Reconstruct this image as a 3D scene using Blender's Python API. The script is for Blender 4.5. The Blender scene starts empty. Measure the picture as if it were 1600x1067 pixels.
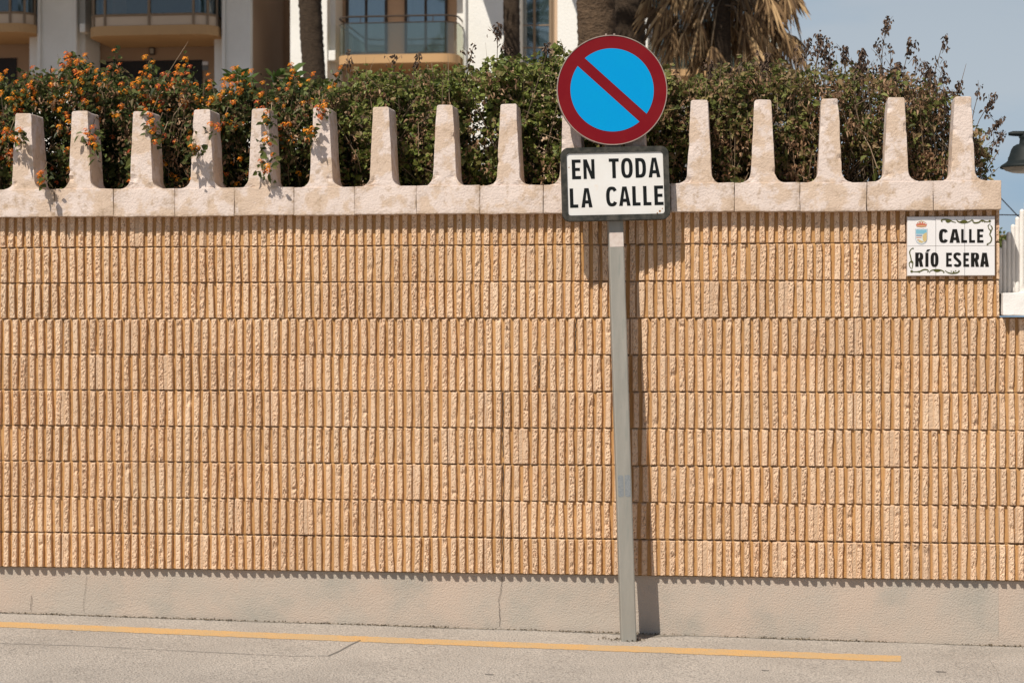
import bpy, math, random
import numpy as np
from mathutils import Vector, Matrix, noise
from mathutils.geometry import tessellate_polygon
random.seed(7); RNG = np.random.default_rng(7)
sc = bpy.context.scene; COL = sc.collection
R = math.radians

# ---------------------------------------------------------------- camera, light, exposure
F = 3172.0; TH = R(7.0); DIST = 11.02; CZ = 1.59
cd = bpy.data.cameras.new('camera'); cam = bpy.data.objects.new('camera', cd); COL.objects.link(cam)
cd.sensor_width = 36; cd.lens = F / 1600 * 36; cd.clip_end = 3000
cam.location = (0, -DIST, CZ); cam.rotation_euler = (R(90), 0, TH)
cd.dof.use_dof = True; cd.dof.focus_distance = 11.0; cd.dof.aperture_fstop = 5.6
sc.camera = cam
SUN = Vector((-0.47, -1.0, 1.40)).normalized()
sl = bpy.data.lights.new('sun', 'SUN'); so = bpy.data.objects.new('sun', sl); COL.objects.link(so)
sl.energy = 5.0; sl.angle = R(0.5); sl.color = (1.0, 0.93, 0.82)
so.rotation_euler = SUN.to_track_quat('Z', 'Y').to_euler(); so.location = (-6, -14, 18)
w = bpy.data.worlds.new('World'); sc.world = w; w.use_nodes = True
wn, wl = w.node_tree.nodes, w.node_tree.links
bg = wn['Background']; sky = wn.new('ShaderNodeTexSky'); sky.sky_type = 'NISHITA'; sky.sun_disc = False
sky.sun_elevation = math.asin(SUN.z); sky.sun_rotation = math.atan2(SUN.x, SUN.y)
sky.air_density = 1.0; sky.dust_density = 1.2; sky.ozone_density = 1.2
tc = wn.new('ShaderNodeTexCoord'); mp = wn.new('ShaderNodeMapping'); mp.inputs['Scale'].default_value = (2, 2, 7)
nz = wn.new('ShaderNodeTexNoise'); nz.inputs['Scale'].default_value = 2.2; nz.inputs['Detail'].default_value = 6
cr = wn.new('ShaderNodeValToRGB'); cr.color_ramp.elements[0].position = 0.38; cr.color_ramp.elements[1].position = 0.66; cr.color_ramp.elements[0].color = (0.30, 0.30, 0.30, 1)
cr.color_ramp.elements[1].color = (0.95, 0.95, 0.95, 1)
mx = wn.new('ShaderNodeMixRGB'); mx.inputs['Color2'].default_value = (8.2, 9.7, 11.2, 1)
wl.new(tc.outputs['Generated'], mp.inputs['Vector']); wl.new(mp.outputs['Vector'], nz.inputs['Vector'])
wl.new(nz.outputs['Fac'], cr.inputs['Fac'])
sz = wn.new('ShaderNodeSeparateXYZ'); wl.new(tc.outputs['Generated'], sz.inputs[0]); hz = wn.new('ShaderNodeMapRange')   # haze thins out away from the horizon
hz.interpolation_type = 'SMOOTHSTEP'; hz.inputs[1].default_value = 0.10; hz.inputs[2].default_value = 0.42; hz.inputs[3].default_value = 1.0; hz.inputs[4].default_value = 0.08
wl.new(sz.outputs['Z'], hz.inputs[0]); hm = wn.new('ShaderNodeMath'); hm.operation = 'MULTIPLY'; hm.inputs[0].default_value = 0.88; wl.new(hz.outputs[0], hm.inputs[1])
cr.color_ramp.elements[0].color = (0.300, 0.445, 0.600, 1); cr.color_ramp.elements[1].color = (0.480, 0.545, 0.610, 1)      # blue haze to thin white cloud
vm = wn.new('ShaderNodeVectorMath'); vm.operation = 'SCALE'; vm.inputs['Scale'].default_value = 18.5; wl.new(cr.outputs['Color'], vm.inputs[0]); wl.new(vm.outputs[0], mx.inputs['Color2']); wl.new(hm.outputs[0], mx.inputs['Fac'])
wl.new(sky.outputs['Color'], mx.inputs['Color1']); wl.new(mx.outputs['Color'], bg.inputs['Color'])
bg.inputs['Strength'].default_value = 0.055
sc.view_settings.view_transform = 'Standard'; sc.view_settings.look = 'None'
sc.view_settings.exposure = 0.0; sc.view_settings.gamma = 1.0
sc.cycles.max_bounces = 8; sc.cycles.transparent_max_bounces = 12

# ---------------------------------------------------------------- helpers
CAMP = Vector((0, -DIST, CZ)); FW = Vector((-math.sin(TH), math.cos(TH), 0)); RT = Vector((math.cos(TH), math.sin(TH), 0))
def P(px, py, Y):                                   # photo pixel -> point on the real plane y = Y
    d = FW + RT * ((px - 800) / F) + Vector((0, 0, 1)) * ((533.5 - py) / F)
    return CAMP + d * ((Y + DIST) / d.y)
def X(px, Y): return P(px, 533, Y).x
def Zc(px, py, Y): return P(px, py, Y).z
def proj(p):
    d = p - CAMP; z = d.dot(FW); return 800 + F * d.dot(RT) / z, 533.5 - F * d.z / z
XP = X(985, 0.035)
def ground(x): return -0.0155 * (x - XP)

class MB:
    def __init__(s): s.v = []; s.f = []
    def add(s, vs, fs):
        o = len(s.v); s.v.extend([tuple(v) for v in vs]); s.f.extend([tuple(i + o for i in f) for f in fs])
    def box(s, a, b):
        (x0, y0, z0), (x1, y1, z1) = a, b
        s.add([(x0,y0,z0),(x1,y0,z0),(x1,y1,z0),(x0,y1,z0),(x0,y0,z1),(x1,y0,z1),(x1,y1,z1),(x0,y1,z1)],
              [(0,3,2,1),(4,5,6,7),(0,1,5,4),(1,2,6,5),(2,3,7,6),(3,0,4,7)])
    def pbox(s, px0, py0, px1, py1, Y, depth):       # box whose front face lies on the plane y = Y
        a = P(px0, py1, Y); b = P(px1, py0, Y); s.box((a.x, Y, a.z), (b.x, Y + depth, b.z))
    def tube(s, pts, rad, n=6, cap=True):
        pts = [Vector(p) for p in pts]; rings = []
        for i, p in enumerate(pts):
            t = (pts[min(i+1, len(pts)-1)] - pts[max(i-1, 0)]).normalized()
            u = t.cross(Vector((0.3, 1, 0.1)))
            if u.length < 1e-3: u = t.cross(Vector((1, 0, 0)))
            u.normalize(); v = t.cross(u); r = rad[i] if isinstance(rad, (list, tuple)) else rad
            rings.append([p + (u * math.cos(2*math.pi*k/n) + v * math.sin(2*math.pi*k/n)) * r for k in range(n)])
        vs = [q for rg in rings for q in rg]; fs = []
        for i in range(len(rings) - 1):
            for k in range(n):
                fs.append((i*n+k, i*n+(k+1) % n, (i+1)*n+(k+1) % n, (i+1)*n+k))
        if cap: fs.append(tuple(range(n-1, -1, -1))); fs.append(tuple((len(rings)-1)*n + k for k in range(n)))
        s.add(vs, fs)
    def lathe(s, prof, c, n=32):
        vs = []; fs = []
        for r, z in prof:
            for k in range(n):
                a = 2*math.pi*k/n; vs.append((c[0] + r*math.cos(a), c[1] + r*math.sin(a), c[2] + z))
        for i in range(len(prof) - 1):
            for k in range(n): fs.append((i*n+k, i*n+(k+1) % n, (i+1)*n+(k+1) % n, (i+1)*n+k))
        s.add(vs, fs)
    def flat(s, loops, fn, th=0.0):                 # 2-D loops (outer, holes) filled, mapped by fn(a, b, c)
        loops = [[Vector((p[0], p[1], 0)) for p in l] for l in loops]
        tris = tessellate_polygon(loops); pts = [p for l in loops for p in l]; n = len(pts)
        vs = [fn(p.x, p.y, th) for p in pts]; fs = [tuple(t) for t in tris]
        if th:
            vs += [fn(p.x, p.y, 0) for p in pts]; fs += [tuple(i + n for i in reversed(t)) for t in tris]; k = 0
            for l in loops:
                m = len(l)
                for i in range(m): fs.append((k+i, k+(i+1) % m, n+k+(i+1) % m, n+k+i))
                k += m
        s.add(vs, fs)
    def build(s, name, m, parent=None, smooth=False, bevel=0):
        off = ROOT.get(parent.name, Vector((0,0,0))) if parent else Vector((0,0,0))
        me = bpy.data.meshes.new(name)
        v = np.array(s.v, dtype=np.float64) - np.array(off)
        me.from_pydata(v.tolist(), [], s.f); me.update()
        import bmesh
        b = bmesh.new(); b.from_mesh(me); bmesh.ops.recalc_face_normals(b, faces=b.faces)
        if bevel:
            es = [e for e in b.edges if len(e.link_faces) == 2 and e.calc_face_angle(0) > R(40)]
            bmesh.ops.bevel(b, geom=es, offset=bevel, segments=2, affect='EDGES', profile=0.6, clamp_overlap=True)
        b.to_mesh(me); b.free()
        if smooth:
            for p in me.polygons: p.use_smooth = True
        return link(name, me, m, parent, off)
ROOT = {}
def link(name, me, m, parent=None, off=None):
    o = bpy.data.objects.new(name, me); COL.objects.link(o)
    if m: me.materials.append(m)
    if parent: o.parent = parent
    ROOT[o.name] = off if off is not None else Vector((0,0,0))
    return o
def tag(o, label=None, cat=None, group=None, kind=None):
    if label: o['label'] = label
    if cat: o['category'] = cat
    if group: o['group'] = group
    if kind: o['kind'] = kind
    return o
def thing(name, loc, label, cat, group=None):
    o = bpy.data.objects.new(name, None); COL.objects.link(o); o.location = loc; o.empty_display_size = 0.2
    ROOT[o.name] = Vector(loc); return tag(o, label, cat, group)

# ---------------------------------------------------------------- materials
def mat(name, col, rough=0.85, var=None, vscale=6.0, amt=0.5, bump=0.0, bscale=120.0, bdet=4, spec=0.3, metal=0.0,
        var2=None, v2scale=30.0, lo2=0.55, hi2=0.7, stretch=(1,1,1), lo=0.4, hi=0.65, island=None, transl=None, rnd=None):
    m = bpy.data.materials.new(name); m.use_nodes = True; N = m.node_tree.nodes; L = m.node_tree.links
    b = N['Principled BSDF']; b.inputs['Roughness'].default_value = rough; b.inputs['Metallic'].default_value = metal
    b.inputs['Specular IOR Level'].default_value = spec
    t = N.new('ShaderNodeTexCoord'); g = N.new('ShaderNodeMapping'); g.inputs['Scale'].default_value = stretch
    L.new(t.outputs['Object'], g.inputs['Vector']); vec = g.outputs['Vector']
    c = N.new('ShaderNodeRGB'); c.outputs[0].default_value = (*col, 1); out = c.outputs[0]
    def layer(out, v, scale, lo, hi, amt, det=5):
        n = N.new('ShaderNodeTexNoise'); n.inputs['Scale'].default_value = scale; n.inputs['Detail'].default_value = det
        n.inputs['Roughness'].default_value = 0.62
        L.new(vec, n.inputs['Vector']); r = N.new('ShaderNodeMapRange'); r.inputs[1].default_value = lo; r.inputs[2].default_value = hi
        r.inputs[4].default_value = amt
        L.new(n.outputs['Fac'], r.inputs[0]); x = N.new('ShaderNodeMixRGB'); L.new(r.outputs[0], x.inputs['Fac'])
        L.new(out, x.inputs['Color1']); x.inputs['Color2'].default_value = (*v, 1); return x.outputs['Color']
    if var: out = layer(out, var, vscale, lo, hi, amt)
    if var2: out = layer(out, var2, v2scale, lo2, hi2, 0.8)
    if island or rnd:
        cols = island or rnd
        gi = N.new('ShaderNodeNewGeometry') if island else N.new('ShaderNodeObjectInfo')
        rp = N.new('ShaderNodeValToRGB'); rp.color_ramp.interpolation = 'LINEAR'
        e = rp.color_ramp.elements
        while len(e) < len(cols): e.new(0.5)
        for i, k in enumerate(cols): e[i].position = i / (len(cols) - 1); e[i].color = (*k, 1)
        L.new(gi.outputs['Random Per Island' if island else 'Random'], rp.inputs['Fac']); out = rp.outputs['Color']
        if var: out = layer(out, var, vscale, lo, hi, amt)
    L.new(out, b.inputs['Base Color'])
    if bump:
        n = N.new('ShaderNodeTexNoise'); n.inputs['Scale'].default_value = bscale; n.inputs['Detail'].default_value = bdet
        L.new(vec, n.inputs['Vector']); u = N.new('ShaderNodeBump'); u.inputs['Strength'].default_value = 1.0
        u.inputs['Distance'].default_value = bump; L.new(n.outputs['Fac'], u.inputs['Height']); L.new(u.outputs['Normal'], b.inputs['Normal'])
    if transl:
        tr = N.new('ShaderNodeBsdfTranslucent'); L.new(out, tr.inputs['Color']); ms = N.new('ShaderNodeMixShader')
        ms.inputs[0].default_value = transl; L.new(b.outputs[0], ms.inputs[1]); L.new(tr.outputs[0], ms.inputs[2])
        L.new(ms.outputs[0], N['Material Output'].inputs['Surface'])
    return m

def stain_layer(m, col):
    N = m.node_tree.nodes; L = m.node_tree.links; b = N['Principled BSDF']; src = b.inputs['Base Color'].links[0].from_socket
    at = N.new('ShaderNodeAttribute'); at.attribute_name = 'part'; tc_ = [n for n in N if n.type == 'TEX_COORD'][0]
    n = N.new('ShaderNodeTexNoise'); n.inputs['Scale'].default_value = 45; n.inputs['Detail'].default_value = 5; L.new(tc_.outputs['Object'], n.inputs['Vector'])
    sp = N.new('ShaderNodeSeparateColor'); L.new(at.outputs['Color'], sp.inputs[0]); r = N.new('ShaderNodeMapRange'); r.inputs[1].default_value = .35; r.inputs[2].default_value = .6
    L.new(n.outputs['Fac'], r.inputs[0]); u = N.new('ShaderNodeMath'); u.operation = 'MULTIPLY'; L.new(r.outputs[0], u.inputs[0]); L.new(sp.outputs[0], u.inputs[1])
    x = N.new('ShaderNodeMixRGB'); L.new(u.outputs[0], x.inputs['Fac']); L.new(src, x.inputs['Color1']); x.inputs['Color2'].default_value = (*col, 1); L.new(x.outputs[0], b.inputs['Base Color'])
def block_mat():
    m = mat('split_face_block', (0.56, 0.35, 0.20), 0.9, bump=0.0022, bscale=170, bdet=5)
    N = m.node_tree.nodes; L = m.node_tree.links; b = N['Principled BSDF']
    at = N.new('ShaderNodeAttribute'); at.attribute_name = 'part'          # r: rib face 1 / groove 0, g: mortar, b: block tint
    sp = N.new('ShaderNodeSeparateColor'); L.new(at.outputs['Color'], sp.inputs[0])
    def mixc(f, a, c):
        x = N.new('ShaderNodeMixRGB')
        if isinstance(f, float): x.inputs['Fac'].default_value = f
        else: L.new(f, x.inputs['Fac'])
        for k, q in (('Color1', a), ('Color2', c)):
            if isinstance(q, tuple): x.inputs[k].default_value = (*q, 1)
            else: L.new(q, x.inputs[k])
        return x.outputs['Color']
    tcn = [n for n in N if n.type == 'TEX_COORD'][0]
    def nf(scale, lo, hi, det=5, st=(1,1,1)):
        g = N.new('ShaderNodeMapping'); g.inputs['Scale'].default_value = st; L.new(tcn.outputs['Object'], g.inputs['Vector'])
        n = N.new('ShaderNodeTexNoise'); n.inputs['Scale'].default_value = scale; n.inputs['Detail'].default_value = det
        L.new(g.outputs[0], n.inputs['Vector']); r = N.new('ShaderNodeMapRange'); r.inputs[1].default_value = lo; r.inputs[2].default_value = hi
        L.new(n.outputs['Fac'], r.inputs[0]); return r.outputs[0]
    face = mixc(nf(75, 0.42, 0.66), (0.668, 0.470, 0.322), (0.56, 0.378, 0.25))
    face = mixc(nf(2.2, 0.45, 0.75), face, (0.68, 0.505, 0.36))
    face = mixc(nf(150, 0.60, 0.68, 2), face, (0.27, 0.175, 0.10))
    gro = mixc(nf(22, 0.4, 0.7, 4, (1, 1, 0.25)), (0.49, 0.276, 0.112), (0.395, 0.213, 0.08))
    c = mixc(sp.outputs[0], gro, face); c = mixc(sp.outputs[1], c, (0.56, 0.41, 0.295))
    jm = N.new('ShaderNodeMath'); jm.operation = 'SUBTRACT'; jm.inputs[0].default_value = 1.0; L.new(at.outputs['Alpha'], jm.inputs[1]); c = mixc(jm.outputs[0], c, (0.20, 0.12, 0.06))  # alpha darkens row joints beneath the ribs: mortar dirt plus painted shade
    dk = N.new('ShaderNodeHueSaturation'); mr = N.new('ShaderNodeMapRange'); mr.inputs[3].default_value = 0.91; mr.inputs[4].default_value = 1.10
    L.new(sp.outputs[2], mr.inputs[0]); L.new(mr.outputs[0], dk.inputs['Value']); L.new(c, dk.inputs['Color'])
    L.new(dk.outputs[0], b.inputs['Base Color']); return m

M = {}
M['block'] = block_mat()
M['mortar'] = mat('mortar', (0.08, 0.055, 0.035), 0.95)
M['plinth'] = mat('rendered_plinth', (0.425, 0.37, 0.315), 0.95, (0.48, 0.385, 0.315), 2.6, 0.9, 0.005, 120, 5, 0.2, var2=(0.335, 0.315, 0.275), v2scale=4.5, lo2=0.5, hi2=0.75)
M['coping'] = mat('weathered_cast_stone', (0.655, 0.55, 0.495), 0.92, (0.55, 0.41, 0.30), 6, 0.75, 0.004, 90, 5, 0.2, lo=0.48, hi=0.545, var2=(0.40, 0.29, 0.20), v2scale=22, lo2=0.54, hi2=0.70)
stain_layer(M['coping'], (0.33, 0.235, 0.155))
M['asphalt'] = mat('worn_asphalt', (0.53, 0.475, 0.42), 0.95, (0.43, 0.385, 0.34), 1.3, 0.9, 0.012, 110, 6, 0.2, var2=(0.17, 0.155, 0.14), v2scale=95, lo2=0.46, hi2=0.62)
M['yellow'] = mat('road_paint', (0.60, 0.365, 0.15), 0.9, (0.50, 0.365, 0.21), 5, 0.8, 0.008, 110, var2=(0.36, 0.31, 0.26), v2scale=70, lo2=0.56, hi2=0.66)
M['dark'] = mat('crack_shadow', (0.06, 0.05, 0.045), 1.0)
M['crackroad'] = mat('road_crack', (0.17, 0.155, 0.14), 1.0)
M['crackfaint'] = mat('faint_road_crack', (0.29, 0.262, 0.235), 1.0)
M['gutterdirt'] = mat('gutter_dirt', (0.20, 0.175, 0.14), 1.0, (0.33, 0.29, 0.25), 60, 0.9, 0.01, 90)
M['soil'] = mat('soil', (0.12, 0.085, 0.055), 1.0, (0.18, 0.13, 0.08), 8, 0.8)
M['white'] = mat('white_paint_sign', (0.72, 0.705, 0.68), 0.4, (0.65, 0.615, 0.57), 5, 0.6, var2=(0.70, 0.55, 0.42), v2scale=9, lo2=0.66, hi2=0.85)
M['red'] = mat('sign_red', (0.165, 0.004, 0.009), 0.5, (0.19, 0.010, 0.012), 6, 0.6, spec=0.12)
M['blue'] = mat('sign_blue', (0.0, 0.27, 0.60), 0.5, (0.0, 0.285, 0.58), 5, 0.5, spec=0.08)
M['black'] = mat('sign_black', (0.008, 0.010, 0.010), 0.6, spec=0.1)
M['frame'] = mat('weathered_frame', (0.026, 0.027, 0.023), 0.7, (0.075, 0.068, 0.057), 28, 0.9, 0.001, 60, spec=0.2)
M['rim'] = mat('plate_rim', (0.34, 0.26, 0.22), 0.6, (0.22, 0.18, 0.16), 25, 0.8)
M['galv'] = mat('galvanised_pole', (0.25, 0.238, 0.21), 0.6, (0.31, 0.29, 0.255), 14, 0.9, spec=0.4, stretch=(1,1,0.15), var2=(0.22, 0.225, 0.20), v2scale=40)
M['pale'] = mat('pale_tape', (0.60, 0.52, 0.47), 0.7, (0.52, 0.42, 0.37), 40, 0.8)
M['sticker'] = mat('faded_sticker', (0.23, 0.24, 0.245), 0.7, (0.16, 0.18, 0.20), 120, 0.9)
M['rust'] = mat('rust', (0.26, 0.11, 0.035), 0.9, (0.40, 0.24, 0.10), 90, 0.9)
M['tile'] = mat('glazed_tile', (0.74, 0.71, 0.70), 0.15, spec=0.5)
M['tilejoint'] = mat('tile_joint', (0.52, 0.42, 0.36), 0.9)
M['tblack'] = mat('tile_lettering', (0.012, 0.010, 0.008), 0.3, spec=0.2)
M['tgreen'] = mat('tile_ornament', (0.085, 0.085, 0.018), 0.3, spec=0.2)
M['tred'] = mat('crest_red', (0.50, 0.16, 0.10), 0.3); M['tsky'] = mat('crest_sky', (0.20, 0.42, 0.52), 0.3)
M['tpale'] = mat('crest_pale', (0.62, 0.66, 0.64), 0.3); M['tsand'] = mat('crest_sand', (0.55, 0.42, 0.20), 0.3)
M['tblue'] = mat('crest_blue', (0.04, 0.12, 0.30), 0.3); M['tgrey'] = mat('crest_grey', (0.42, 0.45, 0.50), 0.3)
M['whitewall'] = mat('whitewash', (0.80, 0.77, 0.74), 0.85, (0.74, 0.70, 0.66), 9, 0.7, 0.002, 90)
M['lantana'] = mat('lantana_leaf', (0.05, 0.09, 0.02), 0.5, island=[(0.036,0.050,0.016),(0.060,0.080,0.023),(0.105,0.13,0.036),(0.155,0.17,0.055),(0.15,0.10,0.05)], transl=0.33)
M['climber'] = mat('climber_leaf', (0.06, 0.1, 0.02), 0.5, island=[(0.06,0.082,0.02),(0.12,0.155,0.034),(0.22,0.265,0.058),(0.32,0.34,0.10),(0.17,0.155,0.05),(0.33,0.22,0.115)], transl=0.33)
M['drygreen'] = mat('mixed_leaf', (0.06, 0.08, 0.02), 0.6, island=[(0.06,0.074,0.022),(0.13,0.15,0.038),(0.24,0.25,0.07),(0.31,0.21,0.105),(0.19,0.125,0.065)], transl=0.33)
M['dryleaf'] = mat('dry_leaf', (0.2, 0.12, 0.06), 0.8, island=[(0.12,0.066,0.036),(0.21,0.12,0.064),(0.33,0.20,0.115),(0.45,0.30,0.19)], transl=0.2)
M['twig'] = mat('twig', (0.17, 0.115, 0.07), 0.9, island=[(0.09,0.065,0.04),(0.20,0.14,0.09),(0.36,0.27,0.18)])
M['drystalk'] = mat('dry_stalk', (0.10, 0.07, 0.05), 0.9, (0.17, 0.12, 0.08), 20, 0.8)
M['seed'] = mat('seed_head', (0.07, 0.045, 0.03), 0.9, island=[(0.045,0.030,0.022),(0.11,0.07,0.05),(0.20,0.135,0.095)])
M['petal'] = mat('lantana_petal', (0.7, 0.2, 0.03), 0.6, rnd=[(0.50,0.085,0.018),(0.66,0.17,0.010),(0.74,0.25,0.012),(0.78,0.31,0.015),(0.64,0.15,0.012),(0.50,0.10,0.05)], transl=0.25)
M['petal2'] = mat('lantana_eye', (0.85, 0.42, 0.03), 0.6, rnd=[(0.70,0.28,0.02),(0.60,0.18,0.015),(0.32,0.05,0.02)])
M['broad'] = mat('broad_leaf', (0.1, 0.16, 0.04), 0.4, island=[(0.05,0.09,0.02),(0.10,0.15,0.035),(0.16,0.21,0.06)], transl=0.3)
M['bark'] = mat('palm_bark', (0.05, 0.035, 0.024), 0.95, (0.09, 0.062, 0.042), 9, 0.9, 0.03, 20, 6, 0.2, stretch=(1,1,6), var2=(0.022,0.016,0.012), v2scale=14)
M['fibre'] = mat('palm_fibre_bark', (0.085, 0.056, 0.035), 0.95, (0.135, 0.088, 0.055), 10, 0.9, 0.04, 22, 6, 0.2, stretch=(1,1,1.6), var2=(0.04,0.028,0.02), v2scale=11)
M['frond'] = mat('palm_frond', (0.06, 0.09, 0.025), 0.5, island=[(0.04,0.06,0.02),(0.07,0.10,0.03)], transl=0.2)
M['deadfrond'] = mat('dead_palm_frond', (0.3, 0.19, 0.1), 0.85, island=[(0.08,0.048,0.025),(0.19,0.115,0.058),(0.38,0.24,0.12),(0.62,0.43,0.23)], transl=0.2)
M['plaster'] = mat('white_plaster', (0.84, 0.82, 0.775), 0.9, (0.74, 0.72, 0.67), 0.6, 0.7, 0.01, 20)
M['beige'] = mat('beige_plaster', (0.56, 0.40, 0.28), 0.9, (0.50, 0.35, 0.245), 0.8, 0.7)
M['cream'] = mat('cream_parapet', (0.62, 0.49, 0.37), 0.9, (0.56, 0.44, 0.33), 0.9, 0.6)
M['peach'] = mat('peach_fascia', (0.54, 0.335, 0.165), 0.9, (0.48, 0.295, 0.145), 0.9, 0.7)
M['brown'] = mat('brown_render', (0.41, 0.275, 0.18), 0.9, (0.36, 0.24, 0.155), 0.7, 0.6)
M['alu'] = mat('dark_window_frame', (0.05, 0.038, 0.03), 0.5)
M['alulight'] = mat('bronze_frame', (0.25, 0.18, 0.12), 0.5)
M['opening'] = mat('dark_opening', (0.02, 0.017, 0.016), 0.6)
M['curtain'] = mat('curtain', (0.56, 0.66, 0.70), 0.9, (0.34, 0.46, 0.52), 3, 0.9, stretch=(3,3,0.2))
M['iron'] = mat('lamp_iron', (0.009, 0.013, 0.013), 0.6, (0.016, 0.02, 0.019), 12, 0.6, spec=0.25)
M['glow'] = mat('lamp_diffuser', (0.40, 0.36, 0.30), 0.3)
M['cable'] = mat('cable', (0.03, 0.03, 0.035), 0.7)
M['litter'] = mat('gutter_litter', (0.15, 0.11, 0.07), 1.0, island=[(0.06,0.05,0.035),(0.16,0.12,0.075),(0.38,0.32,0.25)])
def glass(name, tint, gl, diff, mixd):
    m = bpy.data.materials.new(name); m.use_nodes = True; N = m.node_tree.nodes; L = m.node_tree.links; N.clear()
    o = N.new('ShaderNodeOutputMaterial'); t = N.new('ShaderNodeBsdfTransparent'); t.inputs[0].default_value = (*tint, 1)
    g = N.new('ShaderNodeBsdfGlossy'); g.inputs['Roughness'].default_value = 0.04
    d = N.new('ShaderNodeBsdfDiffuse'); d.inputs[0].default_value = (*diff, 1)
    a = N.new('ShaderNodeMixShader'); a.inputs[0].default_value = gl; b = N.new('ShaderNodeMixShader'); b.inputs[0].default_value = mixd
    L.new(t.outputs[0], a.inputs[1]); L.new(g.outputs[0], a.inputs[2]); L.new(a.outputs[0], b.inputs[1]); L.new(d.outputs[0], b.inputs[2])
    L.new(b.outputs[0], o.inputs[0]); return m
M['railglass'] = glass('balcony_glass', (0.80, 0.83, 0.78), 0.08, (0.30, 0.34, 0.30), 0.05)
M['glazing'] = glass('clear_glazing', (0.60, 0.66, 0.68), 0.10, (0.1, 0.12, 0.12), 0.03)
M['windowglass'] = glass('window_glass', (0.62, 0.68, 0.70), 0.28, (0.10, 0.13, 0.14), 0.08)

# ---------------------------------------------------------------- setting: road, soil
g = MB(); xs = [-400, -30, -12, 12, 30, 400]; ys = [-400, -30, -12, 0.3, 60, 500]
def gz(x): return ground(max(-60, min(60, x)))
vs = [(x, y, gz(x)) for y in ys for x in xs]; n = len(xs)
g.add(vs, [(j*n+i, j*n+i+1, (j+1)*n+i+1, (j+1)*n+i) for j in range(len(ys)-1) for i in range(n-1)])
tag(g.build('road', M['asphalt']), kind='structure')

def road_pt(px, py):                                # photo pixel -> point on the sloping road
    d = FW + RT * ((px - 800) / F) + Vector((0, 0, 1)) * ((533.5 - py) / F); t = 10.0
    for _ in range(30): p = CAMP + d * t; t += (p.z - ground(p.x)) / (-d.z + 1e-9) * 0.9
    return CAMP + d * t
def strip(name, edge_a, edge_b, dz, m, jit=0.0, step=0.05):
    b = MB(); L_ = []
    for ed in (edge_a, edge_b):
        pts = [road_pt(*q) for q in ed]; out = []
        for p, q in zip(pts[:-1], pts[1:]):
            k = max(1, int((q - p).length / step))
            for i in range(k): out.append(p.lerp(q, i / k))
        out.append(pts[-1]); L_.append(out)
    k = min(len(L_[0]), len(L_[1])); vs = []
    for i in range(k):
        for s_ in (0, 1):
            l = L_[s_]; p = l[int(i * (len(l) - 1) / (k - 1))].copy()
            p.y += random.uniform(-jit, jit); vs.append((p.x, p.y, ground(p.x) + dz))
    b.add(vs, [(2*i, 2*i+1, 2*i+3, 2*i+2) for i in range(k-1)]); return b.build(name, m)
la = [(-260, 955.5), (0, 971), (400, 987.5), (800, 1003), (1100, 1013), (1408, 1024.5)]
lb = [(-260, 964), (0, 979.5), (400, 996.5), (800, 1011.5), (1100, 1022.5), (1408, 1034)]
tag(strip('yellow_line', la, lb, 0.0015, M['yellow'], 0.009, 0.02), kind='structure')
for ca in ([(-100, 1000), (0, 1004.5), (120, 1008), (260, 1015), (380, 1021), (460, 1024.5), (512, 1024)],
           [(512, 1024), (530, 1016), (548, 1006), (563, 999)], [(1520, 1018), (1545, 1030), (1558, 1048), (1562, 1068)],
           [(1190, 1046), (1202, 1047)], [(1462, 1048), (1478, 1049)], [(758, 1052), (772, 1053)]):
    wd = .55 if ca[0][0] in (-100, 1520) else 1.5
    tag(strip('road_crack', ca, [(x + (1.2 if ca[0][0] in (512, 1520) else 0), y + wd) for x, y in ca], 0.0015, M['crackroad' if ca[0][0] not in (-100, 1520) else 'crackfaint'], 0.006, 0.025), kind='structure')
# ---------------------------------------------------------------- ribbed block wall
WX0 = X(0, 0) - 1.3; WX1 = X(1561.5, 0); RX1 = WX1 + 2.2; Z0 = 0.316; PL = 0.035
wall = thing('block_wall', (XP, 0.1, 0), 'long peach ribbed block wall with a rendered plinth and pale tooth-like coping above', 'wall')
low = thing('block_wall', (WX1 + 1, 0.1, 0), 'low continuation of the ribbed wall under white-painted coping at the right edge', 'wall')

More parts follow.
